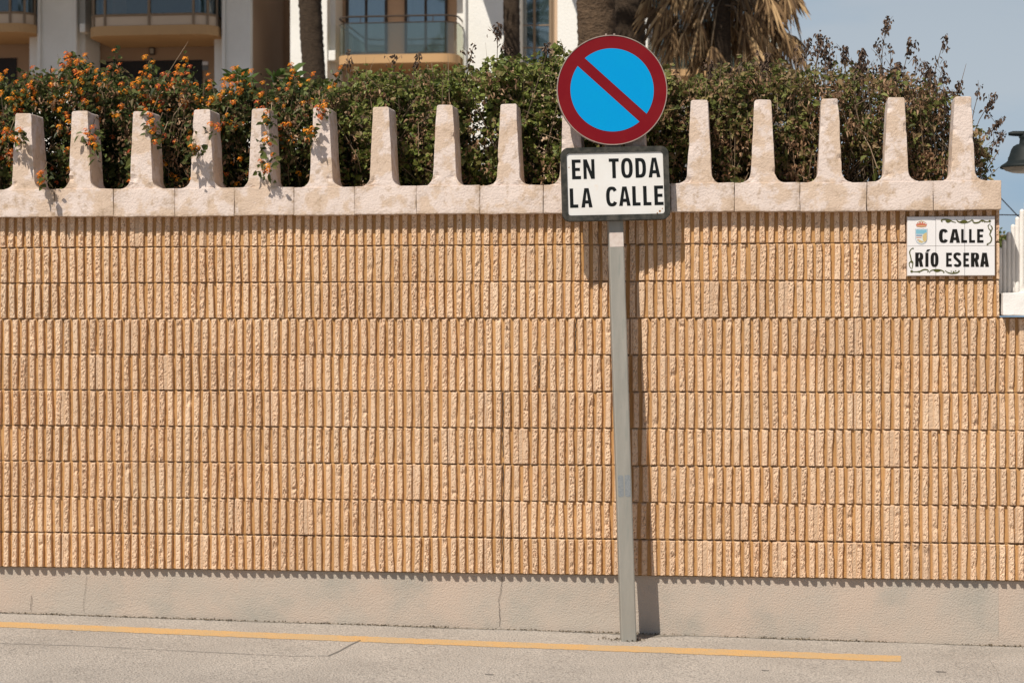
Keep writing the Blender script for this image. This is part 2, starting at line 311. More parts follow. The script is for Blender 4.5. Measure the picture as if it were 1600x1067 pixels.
def rib_rows(x0, x1, rows, phase):
    V = []; Fc = []; C = []; off = 0
    FRT = [(-0.5,1,0,0), (-0.345,1,0,0), (-0.315,.45,.3,.3), (-0.285,.18,.9,.6), (-0.25,0,1,1), (-0.15,0,1,1), (-0.05,0,1,1), (0.05,0,1,1), (0.15,0,1,1), (0.24,0,1,1), (0.275,.15,1,.8), (0.30,.5,.5,.3), (0.33,1,0,0)]
    FRB = [(-0.5,1,0,0), (-0.40,1,0,0), (-0.355,.72,.25,0), (-0.29,.36,.6,.12), (-0.235,.10,.9,.5), (-0.15,0,1,1), (-0.06,0,1,1), (0.03,0,1,1), (0.12,0,1,1), (0.20,0,1,1), (0.25,.08,1,.9), (0.295,.45,.7,.35), (0.345,1,0,0)]
    for r in rows:
        zb = Z0 + 0.2 * r; top3 = r >= 7; per = 0.05
        ph = (X(717, 0) if top3 else X(540, 0)) + RNG.uniform(-0.004, 0.004)
        k0 = int(math.floor((x0 - ph) / per)) - 1; k1 = int(math.ceil((x1 - ph) / per)) + 1
        fr = FRT if top3 else FRB
        zz = np.concatenate([[0.0, 0.0052, 0.0058, 0.0078], np.linspace(0.013, 0.186, 24), [0.1905, 0.1940, 0.1972, 0.2]])
        zend = np.array([0, 0, 0.75, 1] + [1]*24 + [1, 0.86, 0.42, 0]); nz_ = len(zz)
        cols = []; tint = 0.5; joff = 0.0; dgap = 0; bdep = 0
        for k in range(k0, k1 + 1):
            kb = (k + (4 if r % 2 else 0) + phase) % 8
            if kb == 0:
                tint = RNG.uniform(0, 1); joff = RNG.normal(0, 0.0016); bdep = RNG.normal(0, 0.0016)
                dgap = RNG.choice([0, 1, 2], p=[0.665, 0.335, 0.0])          # plain joint, mortar-filled, open crack
            cx = ph + k * per + joff + RNG.normal(0, 0.0006)
            wid = RNG.normal(1, 0.035)
            gd = 0.0165 if top3 else 0.0185
            rough = max(0.3, RNG.normal(1.0, 0.35)); lean = RNG.normal(0, 0.0012)
            walkL = np.cumsum(RNG.normal(0, 0.00022, nz_)); walkL -= walkL.mean(); walkR = np.cumsum(RNG.normal(0, 0.0005, nz_)); walkR -= walkR.mean()
            chip = np.zeros(nz_); rt_ = RNG.uniform(0, 1); jk_ = RNG.uniform(.45, 1.0); sq_ = RNG.random() < .10; pxk = proj(Vector((cx, 0, .4)))[0]
            if RNG.random() < 0.16:
                c0 = RNG.uniform(0, 0.2); chip = 0.010 * RNG.uniform(0.4, 1.3) * np.exp(-((zz - c0) / RNG.uniform(0.008, 0.022))**2)
            grey = 0.0
            if r == 0 and 1404 < pxk < 1456: chip = chip + 0.012 * np.exp(-((zz - RNG.uniform(.13, .17)) / .022) ** 2); grey = .5
            if r == 0 and 1270 < pxk < 1312: chip = chip + 0.010 * np.exp(-((zz - RNG.uniform(.0, .05)) / .03) ** 2); grey = .35
            for f, dk_, isface, nk in fr:
                x = cx + f * per * (wid if dk_ < 1 else 1.0) + (walkL if f < 0 else walkR) * (1 if dk_ < 1 else 0) + lean * (zz - 0.1) / 0.1
                dep = np.full(nz_, gd * dk_)
                if dk_ < 1:
                    nn = RNG.normal(0, 0.0017, nz_) * rough
                    nn = nn + 0.5 * np.roll(nn, 1)
                    dep = dep + bdep + nn * nk + chip * (1.0 if f > -0.1 else 0.35) + nk * np.where(RNG.random(nz_) < 0.07, 0.005, 0.0)
                elif f == -0.5 and kb == 0 and dgap == 2: dep = np.full(nz_, 0.05)
                mort = grey if dk_ < 1 else 0.0
                if kb == 0 and f < -0.3 and dgap == 1:
                    dep = np.minimum(dep, 0.005 + np.abs(RNG.normal(0, 0.0014, nz_))); mort = 0.75
                if kb == 7 and f > 0.3 and dgap == 1: dep = np.minimum(dep, 0.005 + np.abs(RNG.normal(0, 0.0014, nz_))); mort = 0.75
                jd = 0.0205 if r > 0 else 0.03
                if sq_: jd = max(.008, dep.min() + .004) if r > 0 else jd
                y = dep * zend + np.maximum(jd, dep) * (1 - zend)
                y[:2] = 0.03 if r == 0 else np.maximum(jd, np.minimum(dep[:2], 0.022)); y[-1:] = np.maximum(jd, np.minimum(dep[-1:], 0.022))
                cols.append((x, y, isface, mort, .55 * tint + .45 * rt_, (jk_ if dk_ < .6 else .15)))
        nc = len(cols)
        Xc = np.clip(np.array([c[0] for c in cols]), x0, x1); Yc = np.array([c[1] for c in cols])
        Xc = np.maximum.accumulate(Xc, axis=0)
        Zg = np.broadcast_to(zz + zb, (nc, nz_)).copy(); Zg[:, 4:-4] += RNG.normal(0, 0.0006, (nc, nz_ - 8))
        keep = np.ones(nc, bool)
        V.append(np.stack([Xc, Yc, Zg], -1).reshape(-1, 3))
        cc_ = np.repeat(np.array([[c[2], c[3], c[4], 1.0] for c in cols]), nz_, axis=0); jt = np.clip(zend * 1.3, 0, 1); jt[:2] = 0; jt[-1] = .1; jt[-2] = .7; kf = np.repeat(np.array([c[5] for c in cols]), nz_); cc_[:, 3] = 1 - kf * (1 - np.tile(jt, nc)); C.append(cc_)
        i, j = np.meshgrid(np.arange(nc - 1), np.arange(nz_ - 1), indexing='ij'); a = (i * nz_ + j).ravel() + off
        ok = (Xc[1:].min(1) > x0 + 1e-6) & (Xc[:-1].max(1) < x1 - 1e-6); okm = np.repeat(ok, nz_ - 1)
        Fc.append(np.stack([a, a + nz_, a + nz_ + 1, a + 1], -1)[okm]); off += nc * nz_
    return np.concatenate(V), np.concatenate(Fc), np.concatenate(C)
def np_mesh(name, V, Fq, m, parent, Cc=None, smooth=False):
    offv = ROOT[parent.name] if parent else Vector((0, 0, 0))
    me = bpy.data.meshes.new(name); n = len(V); k = len(Fq); s_ = Fq.shape[1]
    me.vertices.add(n); me.vertices.foreach_set('co', (V - np.array(offv)).astype(np.float32).ravel())
    me.loops.add(k * s_); me.loops.foreach_set('vertex_index', Fq.astype(np.int32).ravel())
    me.polygons.add(k); me.polygons.foreach_set('loop_start', np.arange(0, k * s_, s_, dtype=np.int32))
    me.polygons.foreach_set('use_smooth', np.full(k, smooth))
    me.update(calc_edges=True)
    if Cc is not None:
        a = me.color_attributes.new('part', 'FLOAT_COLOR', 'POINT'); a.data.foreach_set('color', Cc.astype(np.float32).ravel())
    return link(name, me, m, parent, offv)
g = MB(); g.add([(-30, 0.215, 2.24), (WX1 - .05, 0.215, 2.24), (WX1 - .05, 60, 2.3), (-45, 60, 2.3)], [(0, 1, 2, 3)])
tag(g.build('garden_soil', M['soil']), kind='structure')
b = MB(); b.box((WX1 - .2, 0.201, -.4), (WX1 - .004, 9, 2.26)); b.build('side_return', M['plinth'], wall)
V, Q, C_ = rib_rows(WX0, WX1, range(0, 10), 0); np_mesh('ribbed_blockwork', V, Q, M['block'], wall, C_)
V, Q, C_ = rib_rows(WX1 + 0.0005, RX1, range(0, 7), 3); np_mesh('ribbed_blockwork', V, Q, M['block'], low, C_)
b = MB(); b.box((WX0, 0.024, Z0 + 0.003), (WX1 - 0.003, 0.20, 2.29)); b.build('core', M['mortar'], wall)
b = MB(); b.box((WX1 - 0.002, 0.0245, Z0 + 0.003), (RX1, 0.20, 1.72)); b.build('core', M['mortar'], low)
def plinth(x0, x1, parent):
    nx = int((x1 - x0) / 0.04); nzp = 10; vs = []
    for j in range(nzp + 1):
        for i in range(nx + 1):
            x = x0 + (x1 - x0) * i / nx; t = j / nzp; z0_ = ground(x) - 0.02; z = z0_ + (Z0 + 0.002 - z0_) * t
            q = noise.noise(Vector((x * 3, z * 5, 1.3))) * 0.004 + noise.noise(Vector((x * 14, z * 14, 4))) * 0.0018
            vs.append((x, PL + q * (1 if 0 < j < nzp else 0.3), z))
    o = len(vs)
    fs = [(j*(nx+1)+i, j*(nx+1)+i+1, (j+1)*(nx+1)+i+1, (j+1)*(nx+1)+i) for j in range(nzp) for i in range(nx)]
    b = MB(); b.add(vs, fs); b.box((x0, PL + 0.02, -0.4), (x1, 0.2, Z0 + 0.001)); b.build('plinth', M['plinth'], parent, smooth=True)
plinth(WX0, WX1, wall); plinth(WX1 + 0.0005, RX1, low)
def wall_crack(pxs, Y, wd=0.0022):
    b = MB(); vs = []
    pts = [P(x, y, Y) for x, y in pxs]; out = []
    for p, q in zip(pts[:-1], pts[1:]):
        for i in range(6): out.append(p.lerp(q, i / 6) + Vector((random.uniform(-.003, .003), 0, 0)))
    for p in out: vs += [(p.x - wd * random.uniform(.3, .7), Y, p.z), (p.x + wd * random.uniform(.3, .7), Y, p.z)]
    b.add(vs, [(2*i, 2*i+1, 2*i+3, 2*i+2) for i in range(len(out)-1)]); return b.build('crack', M['dark'], wall)
def groove_crack(px, y0, y1):
    gx = X(540, 0) + (round((X(px, 0) - X(540, 0)) / 0.05 - 0.5) + 0.5) * 0.05; pxx = proj(Vector((gx, 0.0155, 1.6)))[0]
    wall_crack([(pxx, y0), (pxx + .6, (y0 * 2 + y1) / 3), (pxx - .6, (y0 + y1 * 2) / 3), (pxx, y1)], 0.0155, 0.0042)
for q in ((905, 497, 552), (845, 555, 609), (790, 612, 720), (790, 722, 884), (300, 342, 385), (377, 342, 385), (1052, 340, 395)): groove_crack(*q)
wall_crack([(785, 900), (783, 918), (779, 938), (781, 958), (780, 983)], PL - 0.006)
wall_crack([(49, 930), (47, 957)], PL - 0.006); wall_crack([(135, 900), (130, 945), (131, 958)], PL - 0.006, 0.0012)

# ---------------------------------------------------------------- coping units and merlons
CF = -0.058; CZ0, CZ1 = 2.286, 2.440
tops = [(24,47),(112,136),(208,232),(302,328),(394,418),(489,514),(583,607),(683,706),(782,806),(880,905),(980,1004),(1080,1105),(1180,1204),(1284,1309),(1387,1414),(1491,1519)]
cxs = [X((a + b_) / 2, CF) for a, b_ in tops]; sp0 = cxs[1] - cxs[0]
cxs = [cxs[0] - sp0 * k for k in (3, 2, 1)] + cxs
def shake(me, amp, sc_, seed):
    for v in me.vertices:
        q = noise.noise_vector(v.co * sc_ + Vector((seed, 3.1 * seed, 0))); v.co += q * amp
import bmesh
def subdivide_long(me, maxlen):
    b = bmesh.new(); b.from_mesh(me)
    for _ in range(5):
        es = [e for e in b.edges if e.calc_length() > maxlen]
        if not es: break
        bmesh.ops.subdivide_edges(b, edges=es, cuts=1, use_grid_fill=True)
    b.to_mesh(me); b.free()
def coping_unit(x0, x1, cx, wtop, ztop, parent, m, cz0, cz1, mer=True, seed=0):
    b = MB(); dz = random.uniform(-.0025, .0025)
    gp = random.choice([.0002, .0004, .0012]); b.box((x0 + gp, CF + random.uniform(-.002, .002), cz0 + dz), (x1 - gp, 0.165, cz1 + dz))
    u = b.build('coping_unit', m, parent, bevel=0.0035); subdivide_long(u.data, 0.024); shake(u.data, 0.0035, 14, seed)
    ca_ = u.data.color_attributes.new('part', 'FLOAT_COLOR', 'POINT'); k0, k1 = random.choice([.35, .6, 1.0]), random.choice([.35, .6, 1.0]); ox = ROOT[parent.name]
    for v, q in zip(u.data.vertices, ca_.data):
        xx = v.co.x + ox.x; zv = v.co.z + ox.z; f_ = max(k0 * math.exp(-abs(xx - x0) / .022), k1 * math.exp(-abs(x1 - xx) / .022), .8 * math.exp(-abs(zv - cz0) / .008)); q.color = (f_, 0, 0, 1)
    if not mer: return u
    yf = CF + 0.006; wb = wtop * 1.42; zt = ztop; rr = 0.058; zb = cz1 - 0.006; out = []
    hw, hb = wtop / 2, wb / 2; zf = cz1 + rr
    right = [(hw - 0.006, zt), (hw, zt - 0.008)]
    for k in range(9):
        a = k / 8 * math.pi / 2
        right.append((hb + rr * 0.9 * (1 - math.cos(a)), zf - rr * math.sin(a) + 0.001))
    right.append((hb + rr * 0.9 + 0.002, zb))
    prof = [(cx + x, z) for x, z in right] + [(cx - x, z) for x, z in reversed(right)]
    n = len(prof); vs = [(x, yf, z) for x, z in prof]
    for x, z in prof:                                # the back tapers a little
        vs.append((cx + (x - cx) * 1.0, yf + 0.215 - 0.012 * max(0, (z - cz1)) / 0.44, z))
    fs = [tuple(range(n)), tuple(range(2*n - 1, n - 1, -1))] + [(i, (i+1) % n, n + (i+1) % n, n + i) for i in range(n)]
    b = MB(); b.add(vs, fs); me_o = b.build('merlon', m, parent, bevel=0.005)
    me_o.parent = u; bm_ = bmesh.new(); bm_.from_mesh(me_o.data); bmesh.ops.triangulate(bm_, faces=[f for f in bm_.faces if len(f.verts) > 4]); bm_.to_mesh(me_o.data); bm_.free()
    subdivide_long(me_o.data, 0.028); shake(me_o.data, 0.003, 9, seed + 40); shake(me_o.data, 0.0016, 40, seed + 80)
    vv = me_o.data.vertices; ymin = min(v.co.y for v in vv); fr_v = [v.co.copy() for v in vv if v.co.y < ymin + .02 and abs(v.co.x + ROOT[parent.name].x - cx) > .043]; cen = sum((v.co for v in vv), Vector()) / len(vv)
    for _ in range(4):
        c_ = random.choice(fr_v); r_ = random.uniform(.015, .035)
        for v in vv:
            d_ = (v.co - c_).length
            if d_ < r_: v.co += (Vector((cen.x, cen.y, v.co.z)) - v.co).normalized() * .010 * (1 - d_ / r_)
    return u
for i, cx in enumerate(cxs):
    x0 = WX0 if i == 0 else (cxs[i-1] + cx) / 2 + 0.02; x1 = WX1 + 0.004 if i == len(cxs) - 1 else (cx + cxs[i+1]) / 2 + 0.02
    t = i / (len(cxs) - 1)
    coping_unit(x0, x1, cx, 0.090 + random.uniform(-.003, .003), 2.866 + 0.026 * t + random.uniform(-.004, .004), wall, M['coping'], CZ0, CZ1, True, i)
# white coping, white tooth and fluted white slab on the low wall
lz1 = Zc(1575, 457, CF); lz0 = Zc(1575, 492, CF)
coping_unit(WX1 + 0.012, WX1 + 0.42, WX1 + 0.22, 0.10, lz1 + 0.47, low, M['whitewall'], lz0, lz1, True, 77)
for k in range(1, 5): coping_unit(WX1 + 0.42 + 0.36 * (k - 1), WX1 + 0.42 + 0.36 * k, WX1 + 0.60 + 0.36 * (k - 1), 0.10, lz1 + 0.47, low, M['whitewall'], lz0, lz1, True, 80 + k)
b = MB(); yfl = 0.225
for k in range(14):
    x0 = WX1 + 0.004 + 0.0235 * k; zt = Zc(1563, 398, yfl) + 0.041 * k
    b.tube([(x0, yfl, lz1 - .04), (x0, yfl, zt - .012), (x0, yfl, zt - .004), (x0, yfl, zt)], [.0125, .0125, .009, .002], 12)
b.build('fluted_slab', M['whitewall'], low)

# ---------------------------------------------------------------- traffic sign
pf = road_pt(983, 1001.5); pole_y = -0.255; base = Vector((X(983, pole_y), pole_y, 0)); base.z = ground(base.x)
U_ = Vector((-math.sin(R(2.0)), math.sin(R(2.75)), 1)).normalized()
R0 = Vector((math.cos(R(10)), math.sin(R(10)), 0)); R_ = (R0 - U_ * R0.dot(U_)).normalized(); N_ = R_.cross(U_)
if N_.y > 0: N_ = -N_
def S(a, b_, c): return base + R_ * a + U_ * b_ + N_ * c
def inv(px, py, c):                                  # photo pixel -> (a, b) on the plate plane at height c
    a, b_ = 0.0, 2.0
    for _ in range(25):
        x, y = proj(S(a, b_, c)); xa, ya = proj(S(a + 1e-3, b_, c)); xb, yb = proj(S(a, b_ + 1e-3, c))
        J = Matrix((((xa - x) / 1e-3, (xb - x) / 1e-3), ((ya - y) / 1e-3, (yb - y) / 1e-3)))
        d = J.inverted() @ Vector((px - x, py - y)); a += d.x; b_ += d.y
    return a, b_
sign = thing('traffic_sign', base, 'round red and blue no-parking sign with a white text plate on one leaning grey pole', 'traffic sign')
def rrect(x0, y0, x1, y1, r, n=7):
    out = []
    for cx, cy, a0 in ((x1 - r, y1 - r, 0), (x0 + r, y1 - r, 90), (x0 + r, y0 + r, 180), (x1 - r, y0 + r, 270)):
        for k in range(n): a = R(a0 + 90 * k / (n - 1)); out.append((cx + r * math.cos(a), cy + r * math.sin(a)))
    return out
def circ(cx, cy, r, n=72, a0=0, a1=360): return [(cx + r * math.cos(R(a0 + (a1 - a0) * k / n)), cy + r * math.sin(R(a0 + (a1 - a0) * k / n))) for k in range(n + (1 if a1 - a0 < 360 else 0))]
hw = 0.040; ptop = inv(957, 120, 0)[1]
b = MB()
vs = [S(a, z, c - 0.0) for z in np.linspace(-0.1, ptop, 40) for a, c in ((-hw, 0), (-hw + .006, .004), (hw - .006, .004), (hw, 0), (hw, -.072), (hw - .006, -.078), (-hw + .006, -.078), (-hw, -.072))]
b.add(vs, [(i*8+k, i*8+(k+1) % 8, (i+1)*8+(k+1) % 8, (i+1)*8+k) for i in range(39) for k in range(8)] + [tuple(range(8)), tuple(39*8 + k for k in range(8))])
b.build('pole', M['galv'], sign)
SC = lambda d: (lambda a, b_, c: S(a, b_, d + c))
z1, z2 = inv(963, 386, 0)[1], inv(963, 363, 0)[1]
b = MB(); b.flat([rrect(-hw + .003, z1, hw - .003, z2, .003)], SC(0.0042), 0.0008); tag(b.build('pale_patch', M['pale'], sign), 'pale scuffed patch just under the text plate')
z1, z2 = inv(975, 776, 0)[1], inv(975, 742, 0)[1]
for a0 in (-0.034, 0.003):
    b = MB(); b.flat([rrect(a0, z1, a0 + 0.030, z2, .010)], SC(0.0042), 0.0006); b.build('sticker', M['sticker'], sign)
# round plate
ca, cb = inv(956.5, 140.8, 0.045); rad = 0.2945
disc = MB(); disc.flat([circ(ca, cb, rad)], SC(0.022), 0.021); disc = disc.build('round_plate', M['red'], sign)
b = MB(); b.flat([circ(ca, cb, rad + 0.0028, 96), list(reversed(circ(ca, cb, rad - 0.002, 96)))], SC(0.018), 0.0275); b.build('plate_rim', M['rim'], disc)
ri = rad * 0.762; hb_ = rad * 0.098; ang = R(-43.5)
def halfdisc(s_):
    t = math.asin(hb_ / ri); out = []
    for k in range(49):
        q = t + (math.pi - 2 * t) * k / 48
        x, y = ri * math.cos(q), s_ * ri * math.sin(q); out.append((ca + x * math.cos(ang) - y * math.sin(ang), cb + x * math.sin(ang) + y * math.cos(ang)))
    return out
for s_ in (1, -1):
    b = MB(); b.flat([halfdisc(s_)], SC(0.0432), 0.0006); b.build('blue_field', M['blue'], disc)
for sgn in (-1, 1):
    b = MB(); q = S(ca + sgn * 0.022, cb + rad + 0.002, 0.034); b.tube([q, q + U_ * 0.009], 0.006, 8); b.build('bolt', M['rim'], disc)
# text plate
a0, b0 = inv(877.5, 344.5, 0.05); a1, b1 = inv(1046, 229.5, 0.05)
am, bm2 = (a0 + a1) / 2, (b0 + b1) / 2; pw, ph_ = 0.289, 0.1965
fr_ = MB(); wf = 0.030
fr_.flat([rrect(am - pw, bm2 - ph_, am + pw, bm2 + ph_, .040), list(reversed(rrect(am - pw + wf, bm2 - ph_ + wf, am + pw - wf, bm2 + ph_ - wf, .016)))], SC(0.006), 0.044)
plate = MB(); plate.flat([rrect(am - pw + .004, bm2 - ph_ + .004, am + pw - .004, bm2 + ph_ - .004, .036)], SC(0.008), 0.036)
plate = plate.build('text_plate', M['white'], sign); fr_.build('plate_frame', M['frame'], plate, bevel=0.004)
for qx, qy, r_ in ((1031, 330, .006), (1027, 333, .004), (1035, 326, .0035), (889, 262, .003), (886, 307, .004)):
    a, b_ = inv(qx, qy, 0.045); b = MB(); b.flat([[(a + r_ * random.uniform(.7, 1.2) * math.cos(k * .55), b_ + r_ * random.uniform(.7, 1.2) * math.sin(k * .55)) for k in range(11)]], SC(0.0445), 0.0004); b.build('rust_spot', M['rust'], plate)

def glyph(ch, w_, h, sx, sy):                        # outline loops of one capital in a w x h box
    if ch == 'E': return [[(0,0),(w_,0),(w_,sy),(sx,sy),(sx,h/2-sy*.48),(w_*.9,h/2-sy*.48),(w_*.9,h/2+sy*.48),(sx,h/2+sy*.48),(sx,h-sy),(w_,h-sy),(w_,h),(0,h)]]
    if ch == 'L': return [[(0,0),(w_,0),(w_,sy),(sx,sy),(sx,h),(0,h)]]
    if ch == 'T': return [[(w_/2-sx/2,0),(w_/2+sx/2,0),(w_/2+sx/2,h-sy),(w_,h-sy),(w_,h),(0,h),(0,h-sy),(w_/2-sx/2,h-sy)]]
    if ch == 'I': return [[(0,0),(w_,0),(w_,h),(0,h)]]
    if ch == 'N': return [[(0,0),(sx*.9,0),(sx*.9,h*.62),(w_-sx*1.05,0),(w_,0),(w_,h),(w_-sx*.9,h),(w_-sx*.9,h*.38),(sx*1.05,h),(0,h)]]
    if ch == 'A':
        t = sx * 0.62; z3 = h * .2; z4 = z3 + sy; lx = lambda z: w_/2 * z / h * (1 - t * 0 / w_)
        il = lambda z: sx * 1.02 + (w_/2 - sx * 1.02) * z / (h * .86)
        return [[(0,0),(sx*1.02,0),(il(z3),z3),(w_-il(z3),z3),(w_-sx*1.02,0),(w_,0),(w_/2+t,h),(w_/2-t,h)], [(il(z4),z4),(w_/2,h*.82),(w_-il(z4),z4)]]
    def se(x, y, rx, ry, n, a0, a1, p=2.6):
        out = []
        for k in range(n + 1):
            a = R(a0 + (a1 - a0) * k / n); c, s_ = math.cos(a), math.sin(a)
            out.append((x + rx * math.copysign(abs(c)**(2/p), c), y + ry * math.copysign(abs(s_)**(2/p), s_)))
        return out
    if ch == 'O': return [se(w_/2,h/2,w_/2,h/2,40,0,360)[:-1], se(w_/2,h/2,w_/2-sx,h/2-sy,40,360,0)[:-1]]
    if ch == 'C': return [se(w_/2,h/2,w_/2,h/2,36,33,327) + se(w_/2,h/2,w_/2-sx,h/2-sy,36,322,38)]
    if ch == 'D':
        return [[(0,0)] + se(w_*.38,h/2,w_*.62,h/2,24,-90,90,2.8) + [(0,h)], [(sx,h-sy)] + se(w_*.38,h/2,w_*.62-sx,h/2-sy,24,90,-90,2.8) + [(sx,sy)]]
    if ch == 'R':
        m_ = h * .45
        return [[(0,0),(sx,0),(sx,m_-sy*.3),(w_*.45,m_-sy*.3),(w_-sx*1.0,0),(w_,0),(w_*.83,m_*.98)] + se(w_*.5,(h+m_)/2,w_*.5,(h-m_)/2+.0*h,16,-60,90,2.8) + [(0,h)],
                [(sx,h-sy)] + se(w_*.5,(h+m_+sy*.6)/2,w_*.5-sx,(h-m_-sy*1.5)/2,12,90,-90,2.8) + [(sx,m_+sy*.75)]]
    if ch == 'S':
        path = se(w_/2,h*.735,w_/2-sx/2,h*.265-sy/2,14,20,200,2.6) + se(w_/2,h*.265,w_/2-sx/2,h*.265-sy/2,14,20,-160,2.6)
        up, dn = [], []
        for i, p in enumerate(path):
            q0 = path[max(0,i-1)]; q1 = path[min(len(path)-1,i+1)]; tx, ty = q1[0]-q0[0], q1[1]-q0[1]; l = math.hypot(tx, ty) or 1
            nx, ny = -ty/l, tx/l; ww = math.hypot(nx * sx, ny * sy) / 2; up.append((p[0]+nx*ww, p[1]+ny*ww)); dn.append((p[0]-nx*ww, p[1]-ny*ww))
        return [up + dn[::-1]]
letters = [('E',894,907,249.5,280.5),('N',912,928.5,249,280),('T',952,966.5,247.8,278.8),('O',971,988,247,278.6),('D',993.3,1008.8,247,278),('A',1013.5,1031,246.5,277.5),
           ('L',890.8,902.8,294.5,325),('A',908.5,925,294,324.5),('C',947.5,964.5,291.6,323),('A',967.5,984.5,291.5,322),('L',988.5,1000,291,321.6),('L',1005.5,1017,290.6,321.2),('E',1022.8,1036,290,320.8)]
for line in (letters[:2], letters[2:6], letters[6:8], letters[8:]):
    txt = MB()
    for ch, x0, x1, y0, y1 in line:
        la_, lb_ = inv(x0, y1, 0.045); ra_, rb_ = inv(x1, y0, 0.045); w_, h = ra_ - la_, rb_ - lb_
        loops = [[(p[0] + la_, p[1] + lb_) for p in l] for l in glyph(ch, w_, h, 0.0188, 0.0172)]
        txt.flat(loops, SC(0.0444), 0.0006)
    txt.build('word', M['black'], plate)

# ---------------------------------------------------------------- street name plaque
TY = -0.018
c0 = P(1417.5, 431, TY); c1 = P(1554.5, 338, TY)
plq = thing('street_name_plaque', ((c0.x + c1.x) / 2, 0, (c0.z + c1.z) / 2), 'white ceramic six-tile street name plaque at the right end of the ribbed wall', 'street sign')
b = MB(); b.box((c0.x - .002, -0.012, c0.z - .002), (c1.x + .002, 0.004, c1.z + .002)); b.build('mortar_bed', M['tilejoint'], plq)
xt = [c0.x] + [X(v, TY) for v in (1462.3, 1507.5)] + [c1.x]; zt = [c0.z, Zc(1485, 384.5, TY), c1.z]
for i in range(3):
    for j in range(2):
        b = MB(); q = random.uniform(-.0006, .0006); b.box((xt[i] + .0008, TY + q, zt[j] + .0008), (xt[i+1] - .0008, -0.0125, zt[j+1] - .0008)); b.build('tile', M['tile'], plq, bevel=0.0015)
def T(x, y): p = P(1400 + x / 8, 320 + y / 8, TY); return p.x, p.z
def TF(lift): return lambda a, b_, c: Vector((a, TY - lift - c, b_))
WORDS = [[('C',536,654,303,476),('A',668,800,305,475),('L',814,888,305,475),('L',913,987,305,475),('E',1013,1093,305,475)],
         [('R',240,340,598,775),('I',366,405,598,775),('O',431,531,596,778)],
         [('E',626,698,600,775),('S',716,817,597,778),('E',841,913,600,775),('R',936,1038,600,775),('A',1050,1162,600,775)]]
for wi, wd in enumerate(WORDS):
    b = MB()
    for ch, x0, x1, y0, y1 in wd:
        p0 = T(x0, y1); p1 = T(x1, y0); w_, h = p1[0] - p0[0], p1[1] - p0[1]
        b.flat([[(p[0] + p0[0], p[1] + p0[1]) for p in l] for l in glyph(ch, w_, h, min(0.0188, w_ * (.37 if ch == 'S' else .42)), 0.0135)], TF(0.0012), 0.0005)
    if wi == 1: b.flat([[T(372, 588), T(402, 588), T(432, 556), T(390, 560)]], TF(0.0012), 0.0005)
    b.build('word', M['tblack'], plq)
orn = MB()
def scroll(pts, w0):
    v = [Vector(T(*p)) for p in pts]; path = []
    for i in range(len(v) - 1):                       # Catmull-Rom
        p0, p1, p2, p3 = v[max(0, i-1)], v[i], v[i+1], v[min(len(v)-1, i+2)]
        for k in range(6):
            t = k / 6; path.append(0.5 * ((2*p1) + (p2-p0)*t + (2*p0-5*p1+4*p2-p3)*t*t + (3*p1-p0-3*p2+p3)*t**3))
    path.append(v[-1]); up, dn = [], []; m_ = len(path)
    for i, p in enumerate(path):
        t = path[min(i+1, m_-1)] - path[max(i-1, 0)]; t.normalize(); n_ = Vector((-t.y, t.x)); ww = 1.35 * w0 * (0.35 + 0.65 * math.sin(math.pi * i / (m_ - 1)))
        up.append(p + n_ * ww); dn.append(p - n_ * ww)
    orn.flat([[tuple(q) for q in up] + [tuple(q) for q in reversed(dn)]], TF(0.0012 + 0.0001 * (len(orn.f) % 7)), 0.0004)
def leafb(x, y, r_, n=7, ph=0):
    c = Vector(T(x, y)); out = []
    for k in range(n * 2): a = math.pi * k / n + ph; q = r_ * (1 if k % 2 == 0 else .5); out.append((c.x + q * math.cos(a), c.y + q * math.sin(a)))
    orn.flat([out], TF(0.0018 + 0.0001 * (len(orn.f) % 5)), 0.0004)
scroll([(582,215),(566,205),(575,190),(610,184),(660,190),(710,212),(750,222)], .0026); scroll([(620,200),(650,212),(690,196)], .0042)
scroll([(755,184),(768,205),(810,222),(860,224),(910,214),(955,185)], .0026); scroll([(800,215),(850,204),(890,212)], .0040)
scroll([(975,210),(955,208),(960,196),(975,225),(1030,222),(1075,196),(1130,214),(1190,205)], .0028); leafb(1080,204,.0062); leafb(1170,205,.0085); leafb(1105,212,.005)
scroll([(1180,235),(1152,262),(1160,300),(1188,330),(1172,370),(1195,420),(1180,470),(1145,488),(1135,500),(1155,502)], .0022); scroll([(1180,255),(1202,290),(1190,330)], .0024); leafb(1150,265,.004); leafb(1185,455,.004); leafb(1180,330,.004)
orn.build('leaf_ornament', M['tgreen'], plq); orn = MB()
scroll([(220,545),(195,550),(170,590),(180,640),(190,700),(165,730),(172,775),(195,800)], .0022); leafb(212,546,.005); leafb(172,590,.004); leafb(195,720,.0045); scroll([(185,700),(210,720),(200,800)], .002)
orn.build('leaf_ornament', M['tgreen'], plq); orn = MB()
scroll([(180,832),(240,838),(300,832),(345,812),(385,812),(405,828),(390,845)], .0026); leafb(195,832,.009); leafb(290,838,.0062)
scroll([(412,850),(440,822),(500,812),(560,818),(600,840),(590,855)], .0026); scroll([(470,818),(510,830),(560,822)], .004)
scroll([(612,822),(650,848),(700,858),(760,850),(790,830),(780,818)], .0026); leafb(720,838,.006); leafb(745,826,.0045); leafb(690,832,.004)
orn.build('leaf_ornament', M['tgreen'], plq)
cre = MB()
def crest(name, m, loops, lift, par=plq):
    b = MB(); b.flat([[T(*p) for p in l] for l in loops], TF(lift), 0.0004); return b.build(name, m, par)
sh = [(238,300),(262,304),(290,296),(316,304),(342,296),(370,304),(395,300),(394,430),(380,470),(350,492),(317,502),(284,492),(254,470),(240,430)]
shield = crest('crest', M['tgrey'], [sh], 0.0010)
